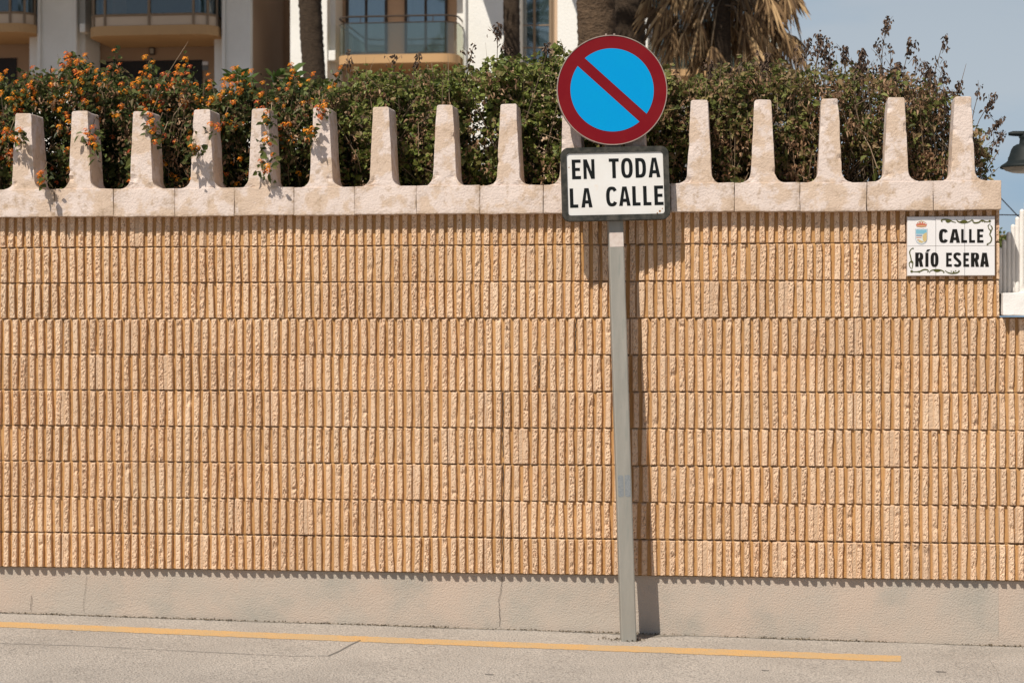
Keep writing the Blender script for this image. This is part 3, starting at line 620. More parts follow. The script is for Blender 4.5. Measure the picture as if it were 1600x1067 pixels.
ins = lambda s_: [(317 + (x - 317) * s_, 392 + (y - 392) * s_) for x, y in sh]
crest('crest_field', M['tpale'], [ins(.90)], 0.0016, shield)
crest('crest_sky', M['tsky'], [[(250,312),(383,312),(383,350),(340,366),(250,366)]], 0.0022, shield)
crest('crest_stripe', M['tblue'], [[(252,378),(330,378),(326,390),(252,390)]], 0.0022, shield); crest('crest_stripe', M['tred'], [[(252,404),(322,404),(318,414),(252,414)]], 0.0022, shield)
crest('crest_hill', M['tsand'], [[(330,395),(345,365),(372,350),(384,352),(384,440),(360,470),(335,440)]], 0.0026, shield)
crest('crest_tower', M['tred'], [[(266,436),(280,430),(284,448),(268,450)]], 0.0022, shield); crest('crest_tower', M['tsand'], [[(290,432),(318,452),(350,462),(322,478),(280,466)]], 0.0024, shield)
cro = [(258,276),(246,240),(262,246),(270,222),(284,238),(300,212),(316,232),(332,212),(348,238),(362,222),(370,246),(390,236),(376,276),(317,284)]
crown = crest('crown', M['tred'], [cro], 0.0010); crest('crown_band', M['tsand'], [[(262,262),(374,262),(371,270),(317,276),(264,270)]], 0.0016, crown)
crest('crown_cap', M['tsand'], [[(250,238),(290,206),(314,202),(317,190),(320,202),(346,206),(388,236),(346,214),(317,209),(290,214)]], 0.0018, crown)

# ---------------------------------------------------------------- foliage
def leaf_np(cent, direc, norm, L_, W_, fold=0.25, droop=0.15):
    """numpy batch of folded leaves: cent, direc, norm (n,3); L_, W_ (n,)"""
    d = direc / np.linalg.norm(direc, axis=1, keepdims=True)
    s_ = np.cross(d, norm); s_ /= np.linalg.norm(s_, axis=1, keepdims=True) + 1e-9; u = np.cross(s_, d)
    L1 = L_[:, None]; W1 = W_[:, None]
    def pt(t, q, h): return cent + d * L1 * t + s_ * W1 * q + u * W1 * h - np.array([0, 0, 1.0]) * L1 * droop * t * t
    v = np.stack([pt(0, 0, 0), pt(.35, .5, fold), pt(.72, .38, fold * .8), pt(1, 0, 0), pt(.72, -.38, fold * .8), pt(.35, -.5, fold)], 1)
    n = len(cent); base_ = np.arange(n)[:, None] * 6
    f = np.concatenate([base_ + np.array([[0, 1, 2, 3]]), base_ + np.array([[0, 3, 4, 5]])])
    return v.reshape(-1, 3), f
def rdir(n, up=0.3, front=-0.35):
    d = RNG.normal(0, 1, (n, 3)); d /= np.linalg.norm(d, axis=1, keepdims=True); d[:, 2] += up; d[:, 1] += front; return d
TOPX = [-200,-60,0,50,100,150,200,270,340,400,450,500,560,620,680,720,760,820,880,960,1050,1100,1150,1200,1250,1300,1350,1400,1450,1500,1530,1545]
TOPY = [140,140,146,128,112,122,130,128,150,146,144,146,128,124,120,112,104,98,92,100,126,122,122,116,114,112,118,124,142,176,205,245]
def hedge_top(x, Y):
    px, _ = proj(Vector((x, Y, 2.8))); return Zc(px, float(np.interp(px, TOPX, TOPY)), Y) + .085 * noise.noise(Vector((x * 9, Y * 4, 2))) + .05 * noise.noise(Vector((x * 23, Y * 9, 5)))
flower_me = [None, None]
def flower_mesh():
    b = MB()
    for k in range(17):
        a = k * 2.399 + random.gauss(0, .25); t = math.sqrt((k + .5) / 17); th = t * 1.15 + random.gauss(0, .06)
        n_ = Vector((math.sin(th) * math.cos(a), math.sin(th) * math.sin(a), math.cos(th))); hh = random.uniform(.85, 1.2); c = Vector((n_.x * .0165 * hh, n_.y * .0165 * hh, n_.z * .009 * hh))
        u = n_.cross(Vector((.2, .1, 1))).normalized(); v = n_.cross(u); r_ = random.uniform(.0036, .0056)
        b.add([c + (u * math.cos(q) + v * math.sin(q)) * r_ * (1 if i % 2 == 0 else .62) for i, q in enumerate(np.linspace(0, 2 * math.pi, 9)[:-1])], [tuple(range(8))])
    me = bpy.data.meshes.new('flower_head'); me.from_pydata([tuple(v) for v in b.v], [], b.f); me.update(); me.materials.append(M['petal'])
    b = MB(); b.add([(.0042 * math.cos(k), .0042 * math.sin(k), .0112) for k in np.linspace(0, 2 * math.pi, 7)[:-1]], [tuple(range(6))])
    off = len(me.vertices); me2 = bpy.data.meshes.new('flower_eye'); me2.from_pydata([tuple(v) for v in b.v], [], b.f); me2.update(); me2.materials.append(M['petal2'])
    return me, me2
flower_me = flower_mesh()
def sprig_points(x0, x1, n, y0=0.22, y1=0.95):
    x = RNG.uniform(x0, x1, n); y = y0 + (y1 - y0) * RNG.random(n) ** 1.3
    zt_ = np.array([hedge_top(a, c) for a, c in zip(x, y)]); z = 2.28 + (zt_ - 2.28) * RNG.random(n) ** 0.85
    lump = np.array([noise.noise(Vector((a * 5, c * 5, d * 5))) for a, c, d in zip(x, y, z)])
    keep = (lump > -0.22 + 0.25 * (RNG.random(n) - .5)) | (y > .55)
    low_ = RNG.random(n) < .16; z = np.where(low_, 2.25 + .5 * RNG.random(n), z); y = np.where(low_, RNG.uniform(.75, 1.25, n), y); keep = keep | low_
    front = np.array([noise.noise(Vector((a * 4.3, 7.7, d * 4.3))) for a, d in zip(x, z)])
    y = y + front * 0.10
    y = np.maximum(y, 0.19)
    return np.stack([x, y, z], 1)[keep]
def shrub(name, label, cat, grp, pxa, pxb, m, nsp, per, Lm, Wm, droop, up, dry=0.0, flowers=0, twigs=40, tri=False, front_sprigs=()):
    xa, xb = X(pxa, 0.5), X(pxb, 0.5); root = thing(name, ((xa + xb) / 2, 0.55, 2.24), label, cat, grp)
    c = sprig_points(xa - .08, xb + .08, int(nsp * 1.2))
    if len(front_sprigs):
        ex = np.array([tuple(P(px, py, Y)) for px, py, Y in front_sprigs])
        ex = np.repeat(ex, 3, axis=0) + RNG.normal(0, .02, (len(ex) * 3, 3)); c = np.concatenate([c, ex])
    risers = []
    for _ in range(8 if flowers else 3):
        x = random.uniform(xa, xb); y = random.uniform(.3, .8); z0 = hedge_top(x, y) - .06; hgt = random.uniform(.05, .19 if flowers else .13); tipx = x + random.gauss(0, .04); risers.append((Vector((x, y, z0 - .15)), Vector((x, y, z0)), Vector((tipx, y, z0 + hgt))))
        ex = np.array([(x + (tipx - x) * t, y, z0 + hgt * t) for t in np.arange(0, 1.01, .28)]); c = np.concatenate([c, ex])
    n = len(c); cc = np.repeat(c, per, axis=0) + RNG.normal(0, .022, (n * per, 3))
    axis = np.repeat(rdir(n, 0.5, -0.2), per, axis=0); d = axis * .35 + rdir(n * per, up)
    nm = rdir(n * per, 0.8, -0.6); L_ = Lm * np.clip(RNG.lognormal(-.05, .30, n * per), .4, 1.7); W_ = Wm * L_ / Lm * RNG.uniform(.8, 1.2, n * per)
    cc[:, 1] = np.where((cc[:, 1] < 0.17) & (np.repeat(c[:, 1], per) > 0.15), 0.17, cc[:, 1])
    if tri:
        V, Q = [], []; o = 0
        for k in (-.9, 0, .9):
            dd = d / np.linalg.norm(d, axis=1, keepdims=True); s_ = np.cross(dd, nm); s_ /= np.linalg.norm(s_, axis=1, keepdims=True)
            v, f = leaf_np(cc, dd + s_ * k, nm, L_ * (1 if k == 0 else .8), W_, .2, droop); V.append(v); Q.append(f + o); o += len(v)
        # one island per leaflet is fine
        V, Q = np.concatenate(V), np.concatenate(Q)
    else: V, Q = leaf_np(cc, d, nm, L_, W_, .25, droop)
    np_mesh('foliage', V, Q, m, root)
    if dry:
        cx_, cz_ = RNG.uniform(xa, xb, 7), RNG.uniform(2.3, 3.0, 7)
        k = int(nsp * dry); c2 = sprig_points(xa - .05, xb + .05, k)
        wgt = np.min([np.hypot(c2[:, 0] - a, (c2[:, 2] - z_) * 1.0) for a, z_ in zip(cx_, cz_)], axis=0)
        c2 = c2[wgt < .14 + .1 * RNG.random(len(c2))]; c2[:, 1] = np.maximum(c2[:, 1] - .06, .18)
        q = np.repeat(c2, 7, axis=0) + RNG.normal(0, .02, (len(c2) * 7, 3)); q[:, 1] = np.maximum(q[:, 1], .17)
        v, f = leaf_np(q, rdir(len(q), -.3), rdir(len(q)), .026 * RNG.uniform(.5, 1.2, len(q)), .013 * RNG.uniform(.6, 1.3, len(q)), .5, .4)
        np_mesh('dry_leaves', v, f, M['dryleaf'], root)
    st = MB()
    for k in range(int(twigs * 1.8)):
        p = c[RNG.integers(0, n)]; p = Vector(p) + Vector((random.gauss(0, .03), -.03, random.gauss(0, .03))); bse = Vector((min(xb + .02, max(xa - .02, p.x + random.gauss(0, .18))), .55 + random.gauss(0, .15), 2.24 if random.random() < .5 else p.z - random.uniform(.15, .4)))
        mid = p.lerp(bse, .5) + Vector((random.gauss(0, .05), -.05, random.gauss(0, .05)))
        tip = p + (p - mid) * .25; r_ = random.uniform(.0012, .0032)
        pts = [bse, mid, p, tip]
        for q in pts: q.y = max(q.y, .19)
        st.tube(pts, [r_ * 1.3, r_, r_ * .8, r_ * .4], 4, False)
    for q in risers: st.tube(q, [.003, .0024, .0012], 5, False)
    for px, py, Y in front_sprigs:
        p = P(px, py, Y); bse = Vector((p.x + random.gauss(0, .04), .30, p.z + .10)); mid = (p + bse) / 2 + Vector((0, -.04, .07))
        st.tube([bse, mid, p], [.003, .0024, .0012], 5, False)
    st.build('stems', M['twig'], root)
    fl = []
    if flowers:
        # flowers sit on the outside of the leaf mass, facing the light
        order = c[np.argsort(c[:, 1] - 0.30 * (c[:, 2] - 2.3) + RNG.normal(0, .10, n))]
        order = order[order[:, 1] < .9]; cnt = 0; used = []
        for p in order:
            if cnt >= flowers: break
            if any(abs(p[0] - u[0]) + abs(p[2] - u[2]) < .026 for u in used): continue
            if random.random() < .15: continue
            if random.random() > .50 + (p[2] - 2.25) / 0.40: continue
            used.append(p); cnt += 1; fl.append(Vector((p[0], p[1] - .10 if p[1] > .30 else p[1] - .03, p[2] + .028)))
    if flowers:
        for q in risers:
            fl.append(q[2] + Vector((0, -.02, .02)))
            if random.random() < .5: fl.append(q[2] + Vector((random.uniform(-.04, .04), -.03, -.02)))
    for px, py, Y in front_sprigs:
        for _ in range(2): fl.append(P(px + random.uniform(-7, 7), py + random.uniform(-6, 6), Y - .025))
    for p in fl:
        if p.y > .1: p.y = max(.2, p.y)
        o = bpy.data.objects.new('flower_head', flower_me[0]); COL.objects.link(o); o.parent = root; o.location = p - ROOT[root.name]
        o.rotation_euler = Vector((random.gauss(0, .5), random.gauss(-1.0, .35), random.gauss(.55, .3))).normalized().to_track_quat('Z', 'Y').to_euler(); s_ = random.uniform(.8, 1.4); o.scale = (s_, s_, s_)
        e = bpy.data.objects.new('flower_eye', flower_me[1]); COL.objects.link(e); e.parent = o
    return root
lant = 'orange lantana shrubs behind the coping'
FS = {0: [(64, 283, -.10), (12, 215, -.08), (28, 218, -.1)], 1: [(140, 212, -.09), (146, 230, -.09)], 2: [(242, 205, -.1), (236, 180, -.02), (250, 220, -.08)], 3: [(302, 228, -.12), (308, 240, -.11), (345, 197, -.06)], 4: [(416, 222, -.11), (420, 265, -.12), (422, 190, -.06)], 5: [(487, 212, -.08), (500, 180, -.06)]}
lab = ['lantana shrub thick with orange flowers behind the leftmost tooth of the coping', 'tall lantana shrub reaching highest in front of the grey pier, behind the second tooth',
       'lantana shrub with orange flowers in front of the dark garage door, behind the third tooth', 'lantana shrub with tangled bare twigs between the third and fifth teeth',
       'lantana shrub with bright orange flowers below the broad-leaved plants, at the fifth tooth', 'thinly flowered lantana shrub below the foot of the leftmost palm trunk']
for i, (a, b_) in enumerate([(-110, 62), (62, 150), (150, 250), (250, 345), (345, 435), (435, 515)]):
    shrub('lantana_shrub', lab[i], 'shrub', lant, a, b_, M['lantana'], 640 if i else 900, 9, .037, .021, .35, .25, dry=.4 if i != 3 else .6, flowers=[98, 90, 94, 90, 90, 40][i], twigs=40 if i != 3 else 110, front_sprigs=FS[i])
cl = 'green climbers behind the coping'
lab = ['green climber hiding the wall between the sixth and seventh teeth', 'green climber with pale leaflets between the seventh and eighth teeth',
       'green climber with a dry brown patch between the eighth and ninth teeth', 'dense green climber just left of the round sign', 'dark green climber mostly hidden by the traffic sign']
for i, (a, b_) in enumerate([(515, 605), (605, 705), (705, 800), (800, 900), (900, 1030)]):
    shrub('climbing_plant', lab[i], 'plant', cl, a, b_, M['climber'], 640, 6, .032, .020, .2, .2, dry=.42, twigs=60, tri=True)
lab = ['half-dry shrub just right of the round sign', 'half-dry shrub below the shaggy dead palm fronds', 'tangle of green and brown twigs behind the third tooth from the right', 'withered brown shrub against the sky behind the last two teeth',
       'thin brown end of the hedge past the last tooth of the coping']
for i, (a, b_) in enumerate([(1030, 1140), (1140, 1240), (1240, 1345), (1345, 1445), (1445, 1512)]):
    shrub('overgrown_shrub', lab[i], 'shrub', 'half-dry shrubs behind the right part of the coping', a, b_, M['drygreen'], [640, 640, 680, 640, 300][i], 6, .034, .019, .25, .2, dry=[.5, .6, .8, .9, 1.0][i], twigs=[80, 100, 130, 130, 70][i], tri=i < 2)

# dry stalks above the hedge: (tip px, tip py, foot px, foot py, depth, seed amount, label)
ST = [(1263,58,1262,150,.5,14,'dry stalk with a nodding dark head, first against the sky right of the palm'), (1281,52,1268,160,.6,18,'pair-headed dry stalk beside the first one against the sky'),
      (1291,62,1283,160,.55,12,'short dry stalk with sparse pods left of the third tooth from the right'), (1322,72,1312,160,.6,20,'bushy-topped dry stalk above the third tooth from the right'),
      (1346,78,1332,165,.5,10,'thin dry stalk leaning right beyond the third tooth from the right'), (1386,26,1378,165,.6,16,'tallest dry stalk, standing far above the hedge against the sky'),
      (1371,70,1391,190,.55,6,'bare leaning stalk crossing the tallest dry stalk'), (1423,62,1412,170,.6,16,'dry stalk with a loose dark head above the second tooth from the right'),
      (1392,70,1390,165,.5,3,'bare straight stick right beside the tallest dry stalk'), (1477,55,1455,180,.6,9,'slender dry stalk curving up right, between the last two teeth'),
      (1474,103,1462,190,.5,8,'short dry stalk with dark pods left of the last tooth'), (1449,112,1440,180,.5,18,'short stalk with reddish brown head left of the last tooth'),
      (1404,97,1396,175,.5,22,'stout dry stalk with a thick brown head between the last two tall ones'), (1500,126,1490,200,.5,12,'dry stalk just behind the top of the last tooth'),
      (1532,134,1512,230,.6,4,'bare hooked twig above the right side of the last tooth'), (1556,145,1508,245,.6,14,'leafy dry branch reaching right from the last tooth'),
      (1568,183,1515,240,.5,12,'dry branch with curled leaves nearest above the street lamp'), (1572,205,1516,262,.5,12,'dry branch with curled leaves pointing at the street lamp'),
      (1556,226,1514,268,.45,10,'low dry branch just above the end of the coping'), (1545,262,1512,275,.45,6,'lowest dry twig at the end of the coping'),
      (545,78,546,150,.45,5,'thin dark stalk below the left end of the glass balcony'), (618,86,604,152,.4,5,'pale leaning stalk below the middle of the glass balcony'),
      (654,82,645,130,.45,6,'dark stalk with pods below the right half of the glass balcony'), (778,37,774,150,.4,12,'lone tall stalk with a dark head before the white pier'),
      (738,78,730,120,.45,5,'short dark stalk at the right end of the glass balcony'), (855,68,848,120,.45,10,'reddish dry stalk before the blue bay window'), (797,76,794,130,.45,10,'reddish dry stalk at the foot of the thin palm trunk'),
      (1112,95,1104,160,.4,10,'dry stalk right of the round sign in front of the palm skirt'), (1200,85,1186,165,.45,16,'dry brown stalk under the right side of the palm skirt')]
for k in range(34):
    fx = random.uniform(1150, 1490); hh = random.uniform(8, 48) * (1.0 if fx > 1235 else .6); ty = float(np.interp(fx, TOPX, TOPY)) - hh
    ST.append((fx + random.gauss(0, 9), ty, fx, ty + 85, random.uniform(.3, .8), random.randint(2, 12), 'thin dry stalk in the bristling row topping the hedge right of the sign'))
for tx, ty, fx, fy, Y, ns, label in ST:
    tp, ft = P(tx, ty, Y), P(fx, fy, Y); root = thing('dry_stalk', ft, label, 'dry plant', 'dry stalks standing above the hedge')
    ft2 = ft + (ft - tp).normalized() * .18; mid = ft.lerp(tp, .55) + Vector((random.uniform(-.02, .02), 0, .01))
    b = MB(); b.tube([ft2, ft, mid, tp], [.0036, .003, .0023, .0012], 5); 
    tips = [tp]
    for k in range(2 + ns // 6):
        q = ft.lerp(tp, random.uniform(.55, .9)); e = q + Vector((random.uniform(-.05, .05), random.uniform(-.03, .03), random.uniform(.02, .07))); b.tube([q, q.lerp(e, .5) + Vector((0, 0, .006)), e], [.0014, .0012, .0008], 4); tips.append(e)
    b.build('stem', M['drystalk'], root)
    n = ns * 4; tpn = np.array([tuple(t) for t in tips]); pick = np.where(RNG.random(n) < .62, 0, RNG.integers(0, len(tips), n))
    along = np.array(tuple((ft - tp).normalized())); c = tpn[pick] + along * (RNG.random((n, 1)) ** 1.2) * .085 * np.where(pick == 0, 1, .4)[:, None] + RNG.normal(0, .008, (n, 3))
    d = rdir(n, -.9, 0); v, f = leaf_np(c, d, rdir(n), .024 * RNG.uniform(.5, 1.2, n), .0125 * RNG.uniform(.6, 1.4, n), .5, .3)
    np_mesh('seed_head', v, f, M['seed'], root)

# broad-leaved plants behind the lantana
for px, py, label in ((373, 128, 'small rosette of broad pointed leaves before the shaded grey pier'), (430, 128, 'broad-leaved plant before the brown recess, left of the palm trunk'), (455, 128, 'broad-leaved plant touching the sunlit white pier')):
    c = P(px, py + 2, 2.2); root = thing('broad_leaf_plant', (c.x, c.y, 2.25), label, 'plant', 'broad-leaved plants behind the lantana')
    n = 26; d = rdir(n, .9, 0); v, f = leaf_np(np.tile(np.array(tuple(c)), (n, 1)) + RNG.normal(0, .02, (n, 3)), d, rdir(n, .4), .16 * RNG.uniform(.7, 1.2, n), .045 * RNG.uniform(.8, 1.3, n), .2, .35)
    np_mesh('leaves', v, f, M['broad'], root); b = MB(); b.tube([(c.x, c.y, 2.24), tuple(c)], [.03, .02], 8); b.build('stem', M['twig'], root)

# ---------------------------------------------------------------- palms
def palm(pxs, Y, w_, m, label, ztop, frond=True, skirt=0, rows=150):
    p0 = P(pxs[0][0], pxs[0][1], Y); pts = [P(x, y, Y) for x, y in pxs]; d = (pts[0] - pts[-1]) / max(1e-6, (pts[0].z - pts[-1].z))
    foot = pts[-1] + d * (2.25 - pts[-1].z); foot.z = 2.25; top = pts[0] + d * (ztop - pts[0].z) * .5; top.z = ztop; top.x = pts[0].x + (pts[0].x - pts[-1].x) * .3
    path = [foot] + list(reversed(pts)) + [top]; root = thing('palm_tree', foot, label, 'palm tree')
    n = 28; vs = []; zs = [foot.z + (ztop - foot.z) * k / rows for k in range(rows + 1)]
    for i, z in enumerate(zs):
        for a, c in zip(path[:-1], path[1:]):
            if a.z <= z + 1e-6 <= c.z + 1e-5: ctr = a.lerp(c, (z - a.z) / (c.z - a.z)); break
        else: ctr = path[-1]
        ring = .022 * (1 if i % 2 else -1)
        for k in range(n):
            a_ = 2 * math.pi * k / n; q = Vector((math.cos(a_), math.sin(a_), 0))
            rr = w_ / 2 * (1 + ring + .09 * noise.noise(Vector((q.x * 3, q.y * 3 + 9 * Y, z * 7))) + .06 * noise.noise(Vector((q.x * 9, q.y * 9, z * 16))))
            vs.append((ctr.x + q.x * rr, ctr.y + q.y * rr, z))
    b = MB(); b.add(vs, [(i*n+k, i*n+(k+1) % n, (i+1)*n+(k+1) % n, (i+1)*n+k) for i in range(rows) for k in range(n)]); b.build('trunk', m, root, smooth=True)
    if frond:
        V = []; Q = []; o = 0
        for k in range(34):
            az = k * 2.4; el = random.uniform(-.3, 1.2); L0 = random.uniform(2.0, 2.8); prev = top.copy(); dirv = Vector((math.cos(az) * math.cos(el), math.sin(az) * math.cos(el), math.sin(el)))
            cen = []; dd = []
            for j in range(22):
                prev = prev + dirv * (L0 / 22); dirv = (dirv + Vector((0, 0, -.06))).normalized(); cen.append(tuple(prev)); dd.append(tuple(dirv))
            cen = np.array(cen); dd = np.array(dd); side = np.cross(dd, [0, 0, 1.0]); side /= np.linalg.norm(side, axis=1, keepdims=True) + 1e-6
            for s_ in (-1, 1):
                v, f = leaf_np(cen, side * s_ + dd * .6, np.tile([0, 0, 1.0], (22, 1)), .55 * np.sin(np.linspace(.35, 2.9, 22)) + .1, np.full(22, .05), .3, .3); V.append(v); Q.append(f + o); o += len(v)
        np_mesh('crown', np.concatenate(V), np.concatenate(Q), M['frond'], root)
    return root, top
palm([(484, 0), (487, 60), (491, 120)], 27, .435, M['bark'], 'dark ringed palm trunk in front of the sunlit white pier, left of the glass balcony', 11.5)
palm([(799, 0), (799.5, 60), (800, 90)], 30, .335, M['bark'], 'thin dark palm trunk left of the blue bay window', 12.5)
palm([(931, 0), (932, 60), (933, 120)], 21, .60, M['fibre'], 'thick fibrous brown palm trunk rising behind the round sign', 10.5)
palm([(982, 0), (983, 60), (984, 120)], 25, .58, M['bark'], 'dark palm trunk just right of the thick fibrous one', 11.5)
root, top = palm([(1128, 0), (1129, 60), (1130, 115)], 23, .27, M['bark'], 'shaggy palm with a skirt of hanging dead golden fronds before the sky', 11.0)
SKB = {}
V, Q, o = [], [], 0; st = MB()
def fan(tip, dirv, size, nseg=20):
    global o
    dirv = dirv.normalized(); s_ = dirv.cross(Vector((random.gauss(0, .6), random.gauss(-1, .5), random.gauss(0, .3)))).normalized()
    a = np.linspace(-1.15, 1.15, nseg) + RNG.normal(0, .22, nseg); d = np.cos(a)[:, None] * np.array(dirv) + np.sin(a)[:, None] * np.array(s_)
    d[:, 2] -= .7 * RNG.random(nseg); d += RNG.normal(0, .16, (nseg, 3)); L_ = size * RNG.uniform(.4, 1.2, nseg) * (1 - .25 * np.abs(a) / 1.25); c = np.tile(np.array(tuple(tip)), (nseg, 1))
    v, f = leaf_np(c, d, np.tile(np.array(tuple(dirv.cross(s_))), (nseg, 1)) + RNG.normal(0, .4, (nseg, 3)), L_, np.full(nseg, .034) * RNG.uniform(.5, 1.2, nseg), .3, .75); V.append(v); Q.append(f + o); o += len(v)
spots = [(1225,15),(1235,75),(1222,80),(1205,60),(1190,45),(1185,75),(1212,30),(1170,62),(1165,40),(1150,30),(1150,70),(1182,20),(1200,95),(1108,60),(1095,72),(1085,50),(1070,78),(1060,65),(1050,40),(1040,70),(1105,30),(1088,20),(1072,20),(1055,5),(1030,35),(1022,10),(1115,85),(1142,90),(1195,5),(1160,5),(1178,100),(1100,95)]
Yp = 23
for k, (sx_, sy_) in enumerate(spots * 3):
    tip = P(sx_ + random.gauss(0, 6), sy_ - 24 + random.gauss(0, 8), Yp + (random.choice([-1, 1]) if abs(sx_ - 1128) > 24 else 1) * random.uniform(.12, .85)); att = Vector((P(1128, 0, Yp).x + random.gauss(0, .05), Yp + random.gauss(0, .05), tip.z + random.uniform(.5, 1.3)))
    mid = att.lerp(tip, .55) + Vector((0, 0, .22)); st.tube([att, mid, tip], [.02, .016, .01], 4, False)
    dv = Vector(((tip.x - att.x) * .8 + random.gauss(0, .3), random.gauss(-.2, .35), -1)); fan(tip, dv, random.uniform(.26, .62), 18)
np_mesh('dead_frond_skirt', np.concatenate(V), np.concatenate(Q), M['deadfrond'], root); st.build('frond_stalks', M['twig'], root)

# ---------------------------------------------------------------- apartment building
YB = 40.0
bl = thing('apartment_building', (P(500, 0, YB).x, YB, 2.25), 'white and beige apartment building with glass balconies behind the palms', 'building')
ZG = 2.25; UP = -330
def bpart(name, m, boxes, bevel=0):
    b = MB()
    for q in boxes: b.pbox(*q)
    return b.build(name, m, bl, bevel=bevel)
GY = 900                                             # pixel row safely below the garden level
def wallz(px0, px1, Y, depth, py0=UP, z0=ZG):
    b = MB(); a = P(px0, py0, Y); c = P(px1, py0, Y); b.box((a.x, Y, z0), (c.x, Y + depth, a.z)); return b
def wp(name, m, *a, **k): return wallz(*a, **k).build(name, m, bl)
wp('wall', M['brown'], -260, 393, YB + 1.6, 1.2)
wp('pier', M['plaster'], 62, 118, YB, 1.55); wp('pilaster', M['plaster'], 46, 61.8, YB + .35, 1.2); wp('pilaster', M['plaster'], 118.2, 133, YB + .35, 1.2)
wp('pilaster', M['plaster'], 335, 346.8, YB + .35, 1.2); wp('pier', M['plaster'], 347, 391, YB, .25); wp('recess_wall', M['brown'], 347.5, 389, YB + .26, 4.3)
wp('recess_wall', M['brown'], 391.5, 470, YB + 4.2, .4)
wp('pier', M['plaster'], 453.5, 511, YB, 4.15); wp('pilaster', M['plaster'], 511.3, 524, YB + .4, 1.2)
wp('wall', M['beige'], 511, 724, YB + 1.3, 1.2)
wp('pilaster', M['plaster'], 714, 728, YB + .3, 1.0); wp('pier', M['plaster'], 728.3, 811, YB, 2.2); wp('pier', M['plaster'], 871, 1012, YB, 2.2); wp('wall', M['beige'], 805, 880, YB + .9, 1.2)
wp('wall', M['plaster'], 1010, 1222, YB + 1.4, 1.2)
def bow(px0, px1, Yf, Yb, r, n=8):                   # balcony plan: straight front, rounded corners
    x0, x1 = X(px0, Yf), X(px1, Yf); out = [(x0, Yb)]
    for k in range(n + 1): a = math.pi + math.pi / 2 * k / n; out.append((x0 + r + r * math.cos(a), Yf + r + r * math.sin(a)))
    for k in range(n + 1): a = 1.5 * math.pi + math.pi / 2 * k / n; out.append((x1 - r + r * math.cos(a), Yf + r + r * math.sin(a)))
    return out + [(x1, Yb)]
def slab(plan, z0, z1):
    b = MB(); n = len(plan); b.add([(x, y, z0) for x, y in plan] + [(x, y, z1) for x, y in plan], [tuple(range(n)), tuple(range(2*n-1, n-1, -1))] + [(i, (i+1) % n, n+(i+1) % n, n+i) for i in range(n)]); return b
def ribbon(plan, z0, z1, th=.02):
    b = MB(); n = len(plan); inn = []
    for i, p in enumerate(plan):
        q0 = plan[max(0, i-1)]; q1 = plan[min(n-1, i+1)]; t = Vector((q1[0]-q0[0], q1[1]-q0[1])).normalized(); inn.append((p[0] - t.y * th, p[1] + t.x * th))
    vs = [(x, y, z) for z in (z0, z1) for l in (plan, inn) for x, y in l]
    for i in range(n - 1):
        a, c, d, e = i, n + i, 2*n + i, 3*n + i
        b.f += []
    b.add(vs, [f for i in range(n-1) for f in ((i, i+1, 2*n+i+1, 2*n+i), (n+i+1, n+i, 3*n+i, 3*n+i+1), (2*n+i, 2*n+i+1, 3*n+i+1, 3*n+i))]); return b
def balcony(px0, px1, pyS0, pyS1, Yf, Yb, pyG, pyR, glassm=None):
    plan = bow(px0, px1, Yf, Yb, .42); mid = (px0 + px1) / 2; zb, zt_ = Zc(mid, pyS1, Yf), Zc(mid, pyS0, Yf)
    o_ = slab(plan, zb, zt_).build('balcony', M['peach'], bl)
    zg = Zc(mid, pyG, Yf); zr = Zc(mid, pyR, Yf); g_ = ribbon(bow(px0 + 1.5, px1 - 1.5, Yf + .04, Yb, .40), zt_ + .01, zg).build('balcony_glass', glassm or M['railglass'], o_)
    b = MB(); pl = bow(px0 + 1, px1 - 1, Yf + .05, Yb, .40); b.tube([(x, y, zr) for x, y in pl], .022, 6); b.tube([(x, y, zg + .015) for x, y in pl], .014, 6)
    x0, x1 = X(px0, Yf), X(px1, Yf)
    for k in range(1, 5): xx = x0 + (x1 - x0) * k / 5; b.tube([(xx, Yf + .05, zg), (xx, Yf + .05, zr)], .012, 5)
    b.build('handrail', M['alu'], o_); return o_
balcony(525, 714, 85, 98.5, YB - .75, YB + 1.25, 36, 25)
def window(px0, px1, py0, py1, Y, mull=(), trans=(), frame=M['alu'], pane=M['curtain'], fw=4):
    b = MB(); 
    for q in ([px0, py0, px0 + fw, py1], [px1 - fw, py0, px1, py1]): b.pbox(*q, Y - .06, .06)
    b.pbox(px0 + fw, py0, px1 - fw, py0 + fw * .8, Y - .055, .055); b.pbox(px0 + fw, py1 - fw * .8, px1 - fw, py1, Y - .055, .055)
    for m_ in mull: b.pbox(m_ - fw / 2, py0 + fw, m_ + fw / 2, py1 - fw, Y - .05, .05)
    for t in trans: b.pbox(px0 + fw, t - 1.3, px1 - fw, t + 1.3, Y - .045, .04)
    f = b.build('window', frame, bl); b = MB(); b.pbox(px0 + fw - .5, py0 + fw * .5, px1 - fw + .5, py1 - fw * .5, Y - .02, .015); b.build('pane', pane, f)
    b = MB(); b.pbox(px0 + fw - .5, py0 + fw * .5, px1 - fw + .5, py1 - fw * .5, Y - .032, .004); b.build('glass', M['windowglass'], f); return f
window(540, 605, -45, 84, YB + 1.3, mull=(572,)); window(632, 699, -45, 84, YB + 1.3, mull=(665,))
# bay window
window(809, 862, -60, 112, YB + .9, mull=(835,), trans=(40, 75, -20), frame=M['alulight'])
bpart('downpipe', M['alulight'], [(863.5, -120, 866, 125, YB + .6, .05)])
